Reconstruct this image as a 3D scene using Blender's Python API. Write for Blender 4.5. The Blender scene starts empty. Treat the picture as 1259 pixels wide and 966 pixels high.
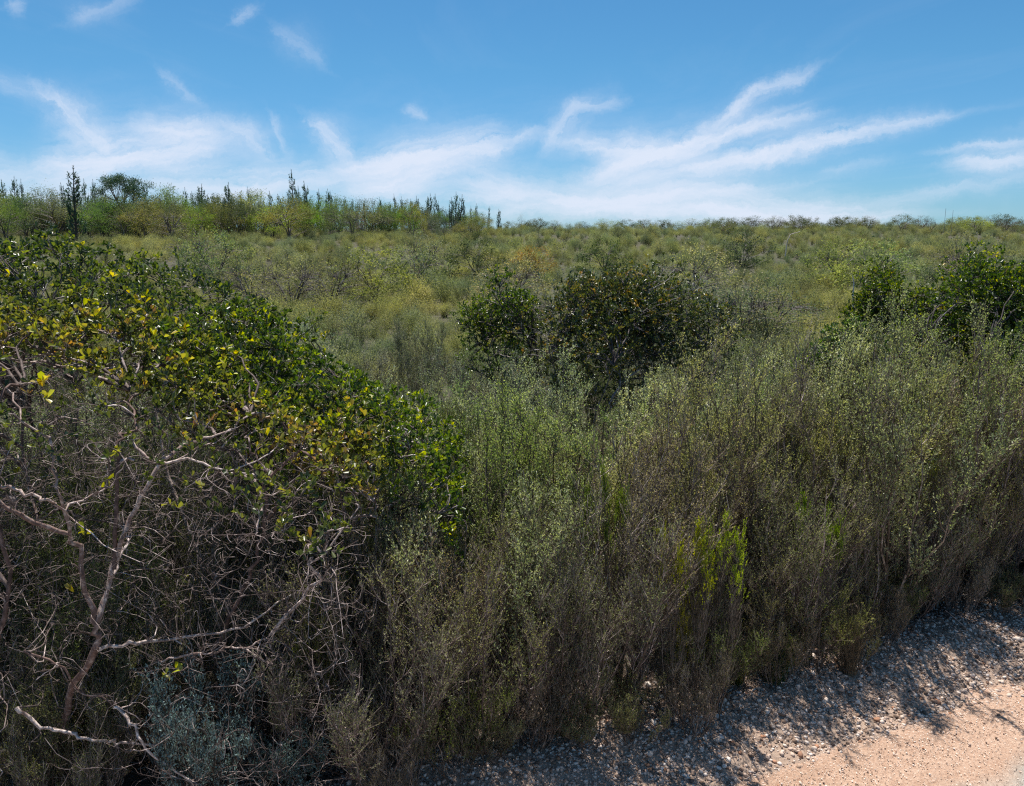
import bpy, math, numpy as np
from mathutils import Matrix, Vector
S = bpy.context.scene
C = S.collection
R = math.radians

# ------------------------------------------------------------------ camera
F = 988.0; CX = 629.5; CY = 483.0; CAMZ = 2.6
PITCH = math.atan(183 / F)
cam = bpy.data.cameras.new('camera'); cam.sensor_width = 36; cam.lens = 36 * F / 1259
cam.clip_start = 0.05; cam.clip_end = 4000
co = bpy.data.objects.new('camera', cam); C.objects.link(co)
co.location = (0, 0, CAMZ); co.rotation_euler = (math.pi / 2 - PITCH, 0, 0)
S.camera = co

def ray(px, py):
    u = (px - CX) / F; v = (CY - py) / F
    return (u, math.cos(PITCH) + v * math.sin(PITCH), -math.sin(PITCH) + v * math.cos(PITCH))
def W(px, py, Y):                       # a point of the place at distance Y in front of the camera
    d = ray(px, py); t = Y / d[1]
    return np.array([d[0] * t, Y, CAMZ + d[2] * t])

# ------------------------------------------------------------------ light
SUN_EL = 71.0; SUN_AZ = -12.0           # azimuth from +Y, negative = left
el, az = R(SUN_EL), R(SUN_AZ)
sd = Vector((math.sin(az) * math.cos(el), math.cos(az) * math.cos(el), math.sin(el)))
sl = bpy.data.lights.new('sun', 'SUN'); sl.energy = 5.0; sl.angle = R(0.5); sl.color = (1.0, 0.95, 0.87)
so = bpy.data.objects.new('sun', sl); C.objects.link(so)
so.rotation_euler = (-sd).to_track_quat('-Z', 'Y').to_euler()
so.location = (0, 0, 20)
S.view_settings.view_transform = 'Standard'; S.view_settings.look = 'None'
S.view_settings.exposure = 0.6; S.view_settings.gamma = 1.0
S.render.engine = 'CYCLES'
S.cycles.max_bounces = 6; S.cycles.diffuse_bounces = 3; S.cycles.glossy_bounces = 2
S.cycles.transmission_bounces = 4
S.cycles.use_denoising = False
S.cycles.use_adaptive_sampling = False
S.render.filter_size = 1.2 if hasattr(S.render, 'filter_size') else 1.5
S.cycles.filter_width = 1.2

# ------------------------------------------------------------------ node helper
class NT:
    def __init__(s, tree): s.t = tree; tree.nodes.clear()
    def n(s, typ, props=None, **inp):
        nd = s.t.nodes.new(typ)
        for k, v in (props or {}).items(): setattr(nd, k, v)
        for k, v in inp.items():
            key = int(k[1:]) if k[0] == 'i' and k[1:].isdigit() else k.replace('_', ' ')
            sk = nd.inputs[key]
            if isinstance(v, bpy.types.NodeSocket): s.t.links.new(v, sk)
            else: sk.default_value = v
        return nd
    def m(s, op, a, b=None, c=None, clamp=False):
        nd = s.t.nodes.new('ShaderNodeMath'); nd.operation = op; nd.use_clamp = clamp
        for i, v in enumerate((a, b, c)):
            if v is None: continue
            if isinstance(v, bpy.types.NodeSocket): s.t.links.new(v, nd.inputs[i])
            else: nd.inputs[i].default_value = v
        return nd.outputs[0]
    def mix(s, f, a, b, blend='MIX'):
        nd = s.t.nodes.new('ShaderNodeMix'); nd.data_type = 'RGBA'; nd.blend_type = blend
        for i, v in ((0, f), (6, a), (7, b)):
            if isinstance(v, bpy.types.NodeSocket): s.t.links.new(v, nd.inputs[i])
            else: nd.inputs[i].default_value = v if i == 0 else (*v, 1) if len(v) == 3 else v
        return nd.outputs[2]
    def ramp(s, f, stops, interp='LINEAR'):
        nd = s.t.nodes.new('ShaderNodeValToRGB'); cr = nd.color_ramp; cr.interpolation = interp
        while len(cr.elements) < len(stops): cr.elements.new(0.5)
        for e, (p, c) in zip(cr.elements, stops): e.position = p; e.color = (*c, 1)
        s.t.links.new(f, nd.inputs[0]); return nd.outputs[0]

# ------------------------------------------------------------------ sky: Nishita + cirrus
world = bpy.data.worlds.new('World'); S.world = world; world.use_nodes = True
w = NT(world.node_tree)
sky = w.n('ShaderNodeTexSky'); sky.sky_type = 'NISHITA'; sky.sun_disc = False
sky.sun_elevation = el; sky.sun_rotation = az
sky.altitude = 300; sky.air_density = 1.0; sky.dust_density = 0.35; sky.ozone_density = 3.0
tc = w.n('ShaderNodeTexCoord')
xyz = w.n('ShaderNodeSeparateXYZ', Vector=tc.outputs['Generated'])
dx, dy, dz = xyz.outputs
front = w.m('GREATER_THAN', dy, 0.12)
dys = w.m('MAXIMUM', dy, 0.12)
pa = w.m('DIVIDE', dx, dys); pb = w.m('DIVIDE', dz, dys)
pv = w.n('ShaderNodeCombineXYZ', X=pa, Y=pb).outputs[0]
warp = w.n('ShaderNodeTexNoise', Vector=pv, Scale=8.0, Detail=10.0, Roughness=0.74)
wv = w.n('ShaderNodeVectorMath', {'operation': 'SUBTRACT'}, i0=warp.outputs['Color'], i1=(0.5, 0.5, 0.5)).outputs[0]
wv = w.n('ShaderNodeVectorMath', {'operation': 'MULTIPLY'}, i0=wv, i1=(0.085, 0.05, 0)).outputs[0]
pvw = w.n('ShaderNodeVectorMath', {'operation': 'ADD'}, i0=pv, i1=wv).outputs[0]
# one cirrus streak as a node group
g = bpy.data.node_groups.new('cirrus_streak', 'ShaderNodeTree')
for nm, tp in (('P', 'NodeSocketVector'), ('Centre', 'NodeSocketVector'), ('Angle', 'NodeSocketFloat'), ('L', 'NodeSocketFloat'), ('B', 'NodeSocketFloat'), ('K', 'NodeSocketFloat')):
    g.interface.new_socket(nm, in_out='INPUT', socket_type=tp)
g.interface.new_socket('V', in_out='OUTPUT', socket_type='NodeSocketFloat')
q = NT(g); gi = q.n('NodeGroupInput'); go = q.n('NodeGroupOutput')
rel = q.n('ShaderNodeVectorMath', {'operation': 'SUBTRACT'}, i0=gi.outputs['P'], i1=gi.outputs['Centre']).outputs[0]
rot = q.n('ShaderNodeVectorRotate', {'rotation_type': 'Z_AXIS'}, Vector=rel, Angle=gi.outputs['Angle'])
sp = q.n('ShaderNodeSeparateXYZ', Vector=rot.outputs[0])
a = q.m('DIVIDE', sp.outputs[0], gi.outputs['L']); b = q.m('DIVIDE', sp.outputs[1], gi.outputs['B'])
taper = q.m('MAXIMUM', q.m('SUBTRACT', 1.0, q.m('MULTIPLY', q.m('MULTIPLY', a, a), 0.55)), 0.12)
b = q.m('DIVIDE', b, taper)
d2 = q.m('ADD', q.m('POWER', q.m('ABSOLUTE', a), 4.0), q.m('MULTIPLY', b, b))
gs = q.m('POWER', q.m('DIVIDE', 1.0, q.m('ADD', 1.0, q.m('MULTIPLY', d2, 0.9))), 2.2)
st = q.n('ShaderNodeCombineXYZ', X=q.m('MULTIPLY', sp.outputs[0], 7.0), Y=q.m('MULTIPLY', sp.outputs[1], 52.0), Z=gi.outputs['Angle'])
no = q.n('ShaderNodeTexNoise', Vector=st.outputs[0], Scale=1.0, Detail=8.0, Roughness=0.7)
sf = q.m('MAXIMUM', q.m('MULTIPLY_ADD', no.outputs[0], 4.6, -1.35), 0.06)
q.t.links.new(q.m('MAXIMUM', q.m('MULTIPLY', q.m('MULTIPLY', gs, sf), gi.outputs['K']), 0.0), go.inputs[0])
streaks = [(-30, 92, 60, 118, 9, .5), (50, 110, 140, 190, 15, .75), (40, 212, 285, 170, 30, 1.1), (165, 150, 270, 162, 15, .7),
    (200, 82, 250, 128, 6, .6), (265, 145, 325, 192, 10, .75), (328, 142, 352, 192, 8, .7), (382, 148, 432, 196, 14, .8),
    (410, 215, 640, 172, 20, 1.2), (430, 238, 560, 205, 24, .8), (490, 139, 526, 143, 5, .8), (340, 28, 400, 84, 12, .35),
    (286, 28, 322, 2, 5, .5), (85, 28, 170, -6, 9, .4), (672, 188, 722, 122, 20, .42), (700, 130, 765, 122, 12, .4),
    (632, 172, 672, 160, 7, .45), (692, 178, 830, 186, 13, .9), (720, 222, 940, 146, 16, 1.2), (860, 160, 1000, 82, 11, .8),
    (900, 160, 1010, 142, 11, .75), (780, 222, 1125, 150, 14, 1.0), (1080, 158, 1175, 142, 8, .45), (520, 240, 1020, 258, 30, .72),
    (640, 256, 950, 226, 13, .85), (830, 262, 1120, 262, 18, .8), (180, 232, 430, 218, 24, .8), (-20, 240, 160, 235, 20, .55),
    (1150, 190, 1300, 168, 5, .85), (1170, 205, 1300, 190, 15, .7), (1060, 250, 1300, 212, 9, .55), (0, 8, 30, 0, 10, .3),
    (560, 215, 650, 235, 18, .5), (1000, 215, 1100, 195, 8, .3), (-150, 190, 40, 215, 25, .5), (1280, 150, 1500, 100, 22, .5)]
acc = None
def proj(px, py):
    d = ray(px, py); return d[0] / d[1], d[2] / d[1]
for (x1, y1, x2, y2, wd, k) in streaks:
    A, B = proj(x1, y1), proj(x2, y2)
    n = w.t.nodes.new('ShaderNodeGroup'); n.node_tree = g
    w.t.links.new(pvw, n.inputs['P'])
    n.inputs['Centre'].default_value = ((A[0] + B[0]) / 2, (A[1] + B[1]) / 2, 0)
    n.inputs['Angle'].default_value = -math.atan2(B[1] - A[1], B[0] - A[0])
    n.inputs['L'].default_value = math.hypot(B[0] - A[0], B[1] - A[1]) / 2 * 1.05
    n.inputs['B'].default_value = wd * (1.35 if wd <= 10 else 1.1) / F
    n.inputs['K'].default_value = k * (.55 if wd <= 9 else .85 if wd <= 12 else 1.3)
    acc = n.outputs[0] if acc is None else w.m('ADD', acc, n.outputs[0])
acc = w.m('MULTIPLY', acc, front)
# the rest of the dome carries the same kind of cirrus
dzs = w.m('MAXIMUM', dz, 0.05)
dome = w.n('ShaderNodeCombineXYZ', X=w.m('DIVIDE', dx, dzs), Y=w.m('MULTIPLY', w.m('DIVIDE', dy, dzs), 0.35))
dn = w.n('ShaderNodeTexNoise', Vector=dome.outputs[0], Scale=1.3, Detail=6.0, Roughness=0.62, Distortion=0.6)
dnv = w.m('MULTIPLY', w.m('MAXIMUM', w.m('SUBTRACT', dn.outputs[0], 0.5), 0.0), 1.3)
inview = w.m('MULTIPLY', w.m('LESS_THAN', w.m('ABSOLUTE', pa), 0.72), w.m('MULTIPLY', front, w.m('LESS_THAN', pb, 0.33)))
acc = w.m('ADD', acc, w.m('MULTIPLY', dnv, w.m('SUBTRACT', 1.0, w.m('MULTIPLY', inview, 0.85))))
# thin veil low over the horizon
veil = w.m('MULTIPLY', w.m('EXPONENT', w.m('MULTIPLY', w.m('ABSOLUTE', dz), -14.0)), 0.13)
fac = w.m('MINIMUM', w.m('ADD', w.m('SUBTRACT', 1.0, w.m('EXPONENT', w.m('MULTIPLY', acc, -1.0))), veil), 0.93)
tint = w.mix(1.0, sky.outputs[0], w.mix(w.m('MULTIPLY', w.m('ABSOLUTE', dz), 5.0, clamp=True), (0.42, 0.76, 1.10), (0.42, 0.86, 1.05)), 'MULTIPLY')
tint = w.n('ShaderNodeGamma', Color=tint, Gamma=1.0).outputs[0]
cloudc = (7.5, 8.15, 9.5)
col = w.mix(fac, tint, cloudc)
bg = w.n('ShaderNodeBackground', Color=col, Strength=0.0675)
wo = w.n('ShaderNodeOutputWorld'); w.t.links.new(bg.outputs[0], wo.inputs[0])
world.cycles.sampling_method = 'MANUAL'; world.cycles.sample_map_resolution = 512

# ------------------------------------------------------------------ materials
def material(name):
    m = bpy.data.materials.new(name); m.use_nodes = True
    return m, NT(m.node_tree)

def leaf_mat(name, stops, trans=0.4, gloss=0.3, rough=0.42, tcol=(1.25, 1.35, 0.45), patch=0.25, spec=0.4, vr=.5):
    """per-leaf tone from the attribute 't', per-plant tone from object colour and random"""
    m, n = material(name)
    at = n.n('ShaderNodeAttribute', {'attribute_name': 't'})
    c = n.ramp(at.outputs['Fac'], stops)
    oi = n.n('ShaderNodeObjectInfo')
    c = n.mix(1.0, c, oi.outputs['Color'], 'MULTIPLY')
    v = n.m('MULTIPLY_ADD', oi.outputs['Random'], vr, 1.02 - vr / 2)
    hsv = n.n('ShaderNodeHueSaturation', Hue=n.m('MULTIPLY_ADD', n.m('FRACT', n.m('MULTIPLY', oi.outputs['Random'], 7.31)), 0.04, 0.48), Saturation=n.m('MULTIPLY_ADD', n.m('FRACT', n.m('MULTIPLY', oi.outputs['Random'], 13.7)), 0.4, 0.8), Value=v, Color=c)
    c = hsv.outputs[0]
    if patch:
        geo = n.n('ShaderNodeNewGeometry')
        nz = n.n('ShaderNodeTexNoise', Vector=geo.outputs['Position'], Scale=0.28, Detail=3.0)
        warmc = n.mix(1.0, c, (1.22, 1.08, 0.8), 'MULTIPLY')
        coolc = n.mix(1.0, c, (0.62, 0.72, 0.86), 'MULTIPLY')
        f = n.m('MULTIPLY_ADD', n.m('SUBTRACT', nz.outputs[0], 0.5), 3.2, 0.5, clamp=True)
        c = n.mix(patch * 3 if patch * 3 < 1 else 1.0, c, n.mix(f, coolc, warmc))
    p = n.n('ShaderNodeBsdfPrincipled', Base_Color=c, Roughness=rough, Specular_IOR_Level=spec)
    tr = n.n('ShaderNodeBsdfTranslucent', Color=n.mix(1.0, c, tcol, 'MULTIPLY'))
    mx = n.n('ShaderNodeMixShader', Fac=trans, i1=p.outputs[0], i2=tr.outputs[0])
    o = n.n('ShaderNodeOutputMaterial'); n.t.links.new(mx.outputs[0], o.inputs[0])
    return m

def bark_mat(name, stops, rough=0.75, scale=30):
    m, n = material(name)
    at = n.n('ShaderNodeAttribute', {'attribute_name': 't'})
    geo = n.n('ShaderNodeNewGeometry')
    nz = n.n('ShaderNodeTexNoise', Vector=geo.outputs['Position'], Scale=scale, Detail=4.0, Roughness=0.65)
    f = n.m('ADD', n.m('MULTIPLY', at.outputs['Fac'], 0.6), n.m('MULTIPLY_ADD', n.m('SUBTRACT', nz.outputs[0], 0.5), 1.6, 0.2), clamp=True)
    c = n.ramp(f, stops)
    oi = n.n('ShaderNodeObjectInfo')
    c = n.mix(1.0, c, oi.outputs['Color'], 'MULTIPLY')
    bp = n.n('ShaderNodeBump', Strength=0.6, Distance=0.003, Height=nz.outputs[0])
    p = n.n('ShaderNodeBsdfPrincipled', Base_Color=c, Roughness=rough, Specular_IOR_Level=0.35, Normal=bp.outputs[0])
    o = n.n('ShaderNodeOutputMaterial'); n.t.links.new(p.outputs[0], o.inputs[0])
    return m

M = {}
M['broad'] = leaf_mat('broad_leaf', [(0, (.022, .048, .014)), (.36, (.068, .105, .030)), (.6, (.16, .20, .034)), (.78, (.33, .34, .028)), (.92, (.46, .38, .02)), (.985, (.46, .20, .03)), (1, (.28, .2, .12))], .42, tcol=(1.5, 1.55, .35), patch=0, rough=.33, spec=.5)
M['orange'] = leaf_mat('orange_tinged_leaf', [(0, (.024, .042, .014)), (.36, (.095, .115, .035)), (.58, (.21, .19, .05)), (.78, (.40, .21, .04)), (1, (.42, .15, .03))], .30, tcol=(1.4, 1.3, .4), patch=0, rough=.33, spec=.5)
M['fine'] = leaf_mat('fine_leaf', [(0, (.065, .085, .035)), (.4, (.125, .145, .062)), (.75, (.21, .22, .11)), (1, (.36, .345, .22))], .4, tcol=(1.2, 1.25, .55), patch=0.25, spec=.25)
M['bluegrey'] = leaf_mat('blue_grey_leaf', [(0, (.10, .15, .14)), (1, (.22, .29, .26))], .2, tcol=(1, 1.2, .9), patch=0, rough=.5)
M['far'] = leaf_mat('scrub_leaf', [(0, (.14, .155, .09)), (.5, (.32, .34, .19)), (.85, (.47, .465, .29)), (1, (.54, .50, .39))], .4, tcol=(1.15, 1.2, .6), patch=0.33, spec=.15, rough=.7, vr=.65)
M['pine'] = leaf_mat('pine_needle', [(0, (.022, .042, .030)), (1, (.055, .085, .05))], .2, tcol=(1.1, 1.3, .6), patch=0, rough=.6)
M['twig'] = bark_mat('twig_bark', [(0, (.035, .026, .022)), (.5, (.105, .082, .072)), (.78, (.30, .26, .24)), (1, (.62, .57, .54))])
M['bark'] = bark_mat('limb_bark', [(0, (.045, .028, .022)), (.45, (.15, .10, .082)), (.7, (.30, .25, .22)), (1, (.62, .57, .52))], scale=42)
M['brown'] = bark_mat('stem_bark', [(0, (.035, .026, .019)), (.5, (.09, .068, .052)), (.8, (.24, .195, .16)), (1, (.46, .40, .34))])

# ------------------------------------------------------------------ geometry: terrain
RD = np.array([.919, .394]); RD /= np.linalg.norm(RD); RN = np.array([-RD[1], RD[0]]); RP = np.array([1.07, 3.51])
def sdist(x, y): return (x - RP[0]) * RN[0] + (y - RP[1]) * RN[1]
def sstep(a): a = np.clip(a, 0, 1); return a * a * (3 - 2 * a)
def height(x, y):
    x = np.asarray(x, float); y = np.asarray(y, float)
    s = sdist(x, y)
    h = 0.10 * sstep((s - 0.0) / 0.6) + 3.45 * sstep((y - 8) / 74)
    lift = sstep((y - 14) / 30)
    h = h + lift * (0.10 * np.sin(x * .21 + 1.0) * np.cos(y * .17) + 0.13 * np.sin(x * .083 - y * .11 + 2.0))
    h = h + 0.35 * sstep((y - 30) / 45) * sstep((x - 12) / 40) + 0.25 * sstep((y - 30) / 45) * sstep((-x - 12) / 30)
    h = h - 0.02 * np.clip(y - 95, 0, 400) * sstep((y - 95) / 60)
    h = h + 0.02 * np.sin(x * 2.1) * np.sin(y * 1.7 + .5) * sstep((s - .6) / 1.0)
    return h - 0.012 * sstep((0.2 - s) / .4)

def setp(o, label=None, cat=None, group=None, kind=None):
    if label: o['label'] = label
    if cat: o['category'] = cat
    if group: o['group'] = group
    if kind: o['kind'] = kind
    return o

def grid_mesh(name, X, Y, Z, mat):
    ny, nx = X.shape
    v = np.stack([X, Y, Z], -1).reshape(-1, 3)
    i = np.arange(ny * nx).reshape(ny, nx)
    q = np.stack([i[:-1, :-1], i[:-1, 1:], i[1:, 1:], i[1:, :-1]], -1).reshape(-1, 4)
    return raw_mesh(name, v, q, mat, None, True)

def raw_mesh(name, v, faces, mat, t=None, smooth=False):
    k = faces.shape[1]
    me = bpy.data.meshes.new(name)
    me.vertices.add(len(v)); me.vertices.foreach_set('co', np.asarray(v, np.float32).ravel())
    me.loops.add(faces.size); me.loops.foreach_set('vertex_index', faces.astype(np.int32).ravel())
    me.polygons.add(len(faces)); me.polygons.foreach_set('loop_start', np.arange(0, faces.size, k, dtype=np.int32))
    try: me.polygons.foreach_set('loop_total', np.full(len(faces), k, np.int32))
    except Exception: pass
    if smooth: me.polygons.foreach_set('use_smooth', np.ones(len(faces), bool))
    if t is not None:
        a = me.attributes.new('t', 'FLOAT', 'POINT'); a.data.foreach_set('value', np.asarray(t, np.float32))
    me.update(calc_edges=True)
    me.materials.append(mat)
    return me

class Acc:
    def __init__(s): s.v = []; s.f = []; s.t = []; s.n = 0
    def add(s, v, f, t):
        v = v.reshape(-1, 3); s.v.append(v); s.f.append(f.reshape(-1, 4) + s.n); s.t.append(np.broadcast_to(t, (len(v),)).astype(float) if np.ndim(t) == 0 else t.ravel()); s.n += len(v)
    def mesh(s, name, mat, smooth=False):
        return raw_mesh(name, np.concatenate(s.v), np.concatenate(s.f), mat, np.concatenate(s.t), smooth)

def norm(a): return a / np.maximum(np.linalg.norm(a, axis=-1, keepdims=True), 1e-9)

def tubes(acc, P, Rr, t, k=3):
    """P (m,n,3) polylines, Rr (m,n) radii, t (m,) tone"""
    P = np.asarray(P, float); m, n, _ = P.shape
    if m == 0: return
    T = norm(np.gradient(P, axis=1))
    ref = np.where(np.abs(T[:, :1, 2:3]) < 0.85, np.array([0, 0, 1.0]), np.array([1.0, 0.1, 0]))
    U = norm(np.cross(T, np.broadcast_to(ref, T.shape))); V = np.cross(T, U)
    a = np.arange(k) * 2 * math.pi / k
    ring = P[:, :, None] + Rr[:, :, None, None] * (np.cos(a)[:, None] * U[:, :, None] + np.sin(a)[:, None] * V[:, :, None])
    idx = np.arange(m * n * k).reshape(m, n, k)
    nx = np.roll(idx, -1, 2)
    f = np.stack([idx[:, :-1], nx[:, :-1], nx[:, 1:], idx[:, 1:]], -1)
    acc.add(ring, f, np.repeat(np.broadcast_to(t, (m,)), n * k))

def bez(A, B, D, n, wig, rng, up=None):
    """curved paths A->B leaving along D"""
    L = np.linalg.norm(B - A, axis=1, keepdims=True)
    c = A + norm(D) * L * .5 + rng.normal(0, 1, A.shape) * wig * L
    s = np.linspace(0, 1, n)[None, :, None]
    P = (1 - s) ** 2 * A[:, None] + 2 * s * (1 - s) * c[:, None] + s * s * B[:, None]
    P[:, 1:-1] += rng.normal(0, 1, P[:, 1:-1].shape) * (wig * .22 * L)[:, None]
    return P

def leaves(acc, P, D, N, L, Wd, t, shape='diamond', fold=.25):
    D = norm(D); X = norm(np.cross(D, N)); N = np.cross(X, D)
    L = L[:, None]; Wd = Wd[:, None]; m = len(P)
    if shape == 'diamond':
        v = np.stack([P, P + D * L * .55 + X * Wd * .5, P + D * L, P + D * L * .55 - X * Wd * .5], 1)
        f = np.arange(m * 4).reshape(m, 4)
        acc.add(v, f, np.repeat(t, 4))
    else:
        up = N * Wd * fold
        v = np.stack([P, P + D * L * .40 + X * Wd * .36 + up * .7, P + D * L * .80 + X * Wd * .46 + up, P + D * L - N * L * .08,
                      P + D * L * .80 - X * Wd * .46 + up, P + D * L * .40 - X * Wd * .36 + up * .7], 1)
        b = (np.arange(m) * 6)[:, None]
        f = np.concatenate([b + np.array([0, 1, 2, 3]), b + np.array([0, 3, 4, 5])], 0)
        acc.add(v, f, np.repeat(t, 6))

def link(name, data, parent=None, loc=(0, 0, 0), rz=0, sc=1, color=None, kind=None):
    o = bpy.data.objects.new(name, data); C.objects.link(o)
    o.location = loc; o.rotation_euler = (0, 0, rz)
    o.scale = (sc, sc, sc) if np.isscalar(sc) else sc
    if parent is not None: o.parent = parent
    if color is not None: o.color = (*color, 1)
    if kind: o['kind'] = kind
    return o

# ground material
gm, n = material('soil_and_litter')
geo = n.n('ShaderNodeNewGeometry')
nz = n.n('ShaderNodeTexNoise', Vector=geo.outputs['Position'], Scale=9.0, Detail=8.0, Roughness=0.7)
nz2 = n.n('ShaderNodeTexNoise', Vector=geo.outputs['Position'], Scale=0.5, Detail=4.0)
c = n.ramp(nz.outputs[0], [(.3, (.02, .015, .012)), (.55, (.05, .038, .029)), (.75, (.11, .088, .066))])
c = n.mix(n.m('MULTIPLY_ADD', nz2.outputs[0], 1.5, -.4, clamp=True), c, (.075, .075, .035))
bp = n.n('ShaderNodeBump', Strength=.9, Distance=.03, Height=nz.outputs[0])
p = n.n('ShaderNodeBsdfPrincipled', Base_Color=c, Roughness=.95, Normal=bp.outputs[0])
o = n.n('ShaderNodeOutputMaterial'); n.t.links.new(p.outputs[0], o.inputs[0])
ax = np.sinh(np.linspace(-6.2, 6.2, 300)) * 2.2
ay = np.concatenate([np.linspace(-300, -8, 12), np.linspace(-7, 20, 150), 20 + np.sinh(np.linspace(0.05, 4.6, 90)) * 14])
X, Y = np.meshgrid(ax, ay)
setp(link('ground', grid_mesh('ground', X, Y, height(X, Y) - .012, gm)), 'brown soil and litter of the scrub covered slope', kind='structure')

# road: an object whose x runs along it, y = distance from the foot of the stones
rm, n = material('road_sand')
tcn = n.n('ShaderNodeTexCoord'); sx = n.n('ShaderNodeSeparateXYZ', Vector=tcn.outputs['Object'])
big = n.n('ShaderNodeTexNoise', Vector=tcn.outputs['Object'], Scale=2.2, Detail=4.0)
fine = n.n('ShaderNodeTexNoise', Vector=tcn.outputs['Object'], Scale=60.0, Detail=8.0, Roughness=.75)
vor = n.n('ShaderNodeTexVoronoi', Vector=tcn.outputs['Object'], Scale=75.0)
sv = n.m('ADD', sx.outputs[1], n.m('MULTIPLY_ADD', big.outputs[0], .7, -.35))
grey = n.m('MULTIPLY_ADD', sv, -5.0, -1.9, clamp=True)
cs = n.ramp(fine.outputs[0], [(.28, (.30, .18, .125)), (.5, (.49, .33, .24)), (.7, (.62, .46, .35))])
cg = n.ramp(fine.outputs[0], [(.25, (.20, .175, .15)), (.5, (.35, .32, .28)), (.75, (.5, .46, .41))])
c = n.mix(grey, cs, cg)
stre = n.n('ShaderNodeMapping', Vector=tcn.outputs['Object']); stre.inputs['Scale'].default_value = (.5, 6.0, 1.0)
stn = n.n('ShaderNodeTexNoise', Vector=stre.outputs[0], Scale=1.0, Detail=6.0, Roughness=.6)
c0 = n.mix(grey, cs, cg)
c0 = n.mix(n.m('MULTIPLY_ADD', stn.outputs[0], 2.4, -.95, clamp=True), c0, n.mix(1.0, c0, (.80, .74, .70), 'MULTIPLY'))
peb = n.m('LESS_THAN', vor.outputs['Distance'], .22)
c = n.mix(n.m('MULTIPLY', peb, n.m('MULTIPLY_ADD', fine.outputs[0], 1.6, -.45, clamp=True)), c0, (.60, .50, .42))
hh = n.m('ADD', fine.outputs[0], n.m('MULTIPLY', peb, .5))
bp = n.n('ShaderNodeBump', Strength=1.0, Distance=.012, Height=hh)
p = n.n('ShaderNodeBsdfPrincipled', Base_Color=c, Roughness=.95, Specular_IOR_Level=.2, Normal=bp.outputs[0])
o = n.n('ShaderNodeOutputMaterial'); n.t.links.new(p.outputs[0], o.inputs[0])
rz = math.atan2(RD[1], RD[0])
ux = np.concatenate([np.linspace(-80, -4, 20), np.linspace(-3.6, 8, 240), np.linspace(9, 80, 20)])
uy = np.concatenate([np.linspace(-7, -1.2, 20), np.linspace(-1.1, .25, 60)])
X, Y = np.meshgrid(ux, uy)
rg = np.random.default_rng(3)
Z = .010 + .012 * np.sin(X * 1.3 + .4) * np.sin(Y * 2.2) * np.exp(-np.abs(Y)) + rg.normal(0, .0022, X.shape) + .02 * sstep(-Y / 4)
setp(link('road', grid_mesh('road', X, Y, Z, rm), loc=(RP[0], RP[1], 0), rz=rz), 'orange sandy shoulder and pale grey compacted gravel road', kind='structure')

# verge under the loose stones
vm, n = material('verge_soil')
tcn = n.n('ShaderNodeTexCoord')
fine = n.n('ShaderNodeTexNoise', Vector=tcn.outputs['Object'], Scale=60.0, Detail=8.0, Roughness=.75)
sx = n.n('ShaderNodeSeparateXYZ', Vector=tcn.outputs['Object']); big = n.n('ShaderNodeTexNoise', Vector=tcn.outputs['Object'], Scale=4.0, Detail=5.0)
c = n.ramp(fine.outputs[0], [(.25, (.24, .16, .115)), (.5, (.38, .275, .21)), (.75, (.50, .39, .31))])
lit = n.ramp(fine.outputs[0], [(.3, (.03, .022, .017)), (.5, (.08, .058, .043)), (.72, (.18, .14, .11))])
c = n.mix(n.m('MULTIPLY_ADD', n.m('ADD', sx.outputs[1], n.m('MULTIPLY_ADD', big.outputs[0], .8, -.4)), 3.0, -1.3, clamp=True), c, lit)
bp = n.n('ShaderNodeBump', Strength=1, Distance=.01, Height=fine.outputs[0])
p = n.n('ShaderNodeBsdfPrincipled', Base_Color=c, Roughness=.95, Specular_IOR_Level=.2, Normal=bp.outputs[0])
o = n.n('ShaderNodeOutputMaterial'); n.t.links.new(p.outputs[0], o.inputs[0])
def toworld(u, s): return RP[0] + u * RD[0] + s * RN[0], RP[1] + u * RD[1] + s * RN[1]
def vz(u, s):
    x, y = toworld(u, s)
    bump = .014 * np.sin(u * 7 + s * 3) * np.sin(s * 11 + u * 2) + .02 * np.sin(u * 2.3 + 1) * np.sin(s * 4 + 2)
    return height(x, y) + .012 + .03 * sstep((s + .1) / .5) + bump * sstep((s + .05) / .2) * sstep((1.3 - s) / .4)
ux = np.linspace(-3.6, 8, 330); uy = np.linspace(-.12, 1.25, 50); X, Y = np.meshgrid(ux, uy)
Z = vz(X, Y) - .05 * sstep((-Y) / .12) - .06 * sstep((Y - 1.05) / .2)
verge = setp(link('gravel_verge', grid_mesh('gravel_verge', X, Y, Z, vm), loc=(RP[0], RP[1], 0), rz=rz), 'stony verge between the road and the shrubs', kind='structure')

# stones
stm, n = material('pale_stone')
at = n.n('ShaderNodeAttribute', {'attribute_name': 't'}); oi = n.n('ShaderNodeObjectInfo')
tcn = n.n('ShaderNodeTexCoord')
fz = n.n('ShaderNodeTexNoise', Vector=tcn.outputs['Object'], Scale=60.0, Detail=4.0)
tt = n.m('FRACT', n.m('ADD', at.outputs['Fac'], n.m('MULTIPLY', oi.outputs['Random'], 3.0)))
c = n.ramp(tt, [(0, (.15, .105, .08)), (.18, (.34, .24, .18)), (.4, (.58, .45, .37)), (.65, (.72, .60, .51)), (.88, (.84, .77, .71)), (.95, (.52, .27, .16)), (1, (.17, .13, .11))])
c = n.mix(n.m('MULTIPLY_ADD', fz.outputs[0], 1.2, -.3, clamp=True), n.mix(1.0, c, (.72, .66, .62), 'MULTIPLY'), c)
p = n.n('ShaderNodeBsdfPrincipled', Base_Color=c, Roughness=.85, Specular_IOR_Level=.3)
o = n.n('ShaderNodeOutputMaterial'); n.t.links.new(p.outputs[0], o.inputs[0])
import bmesh
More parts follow.
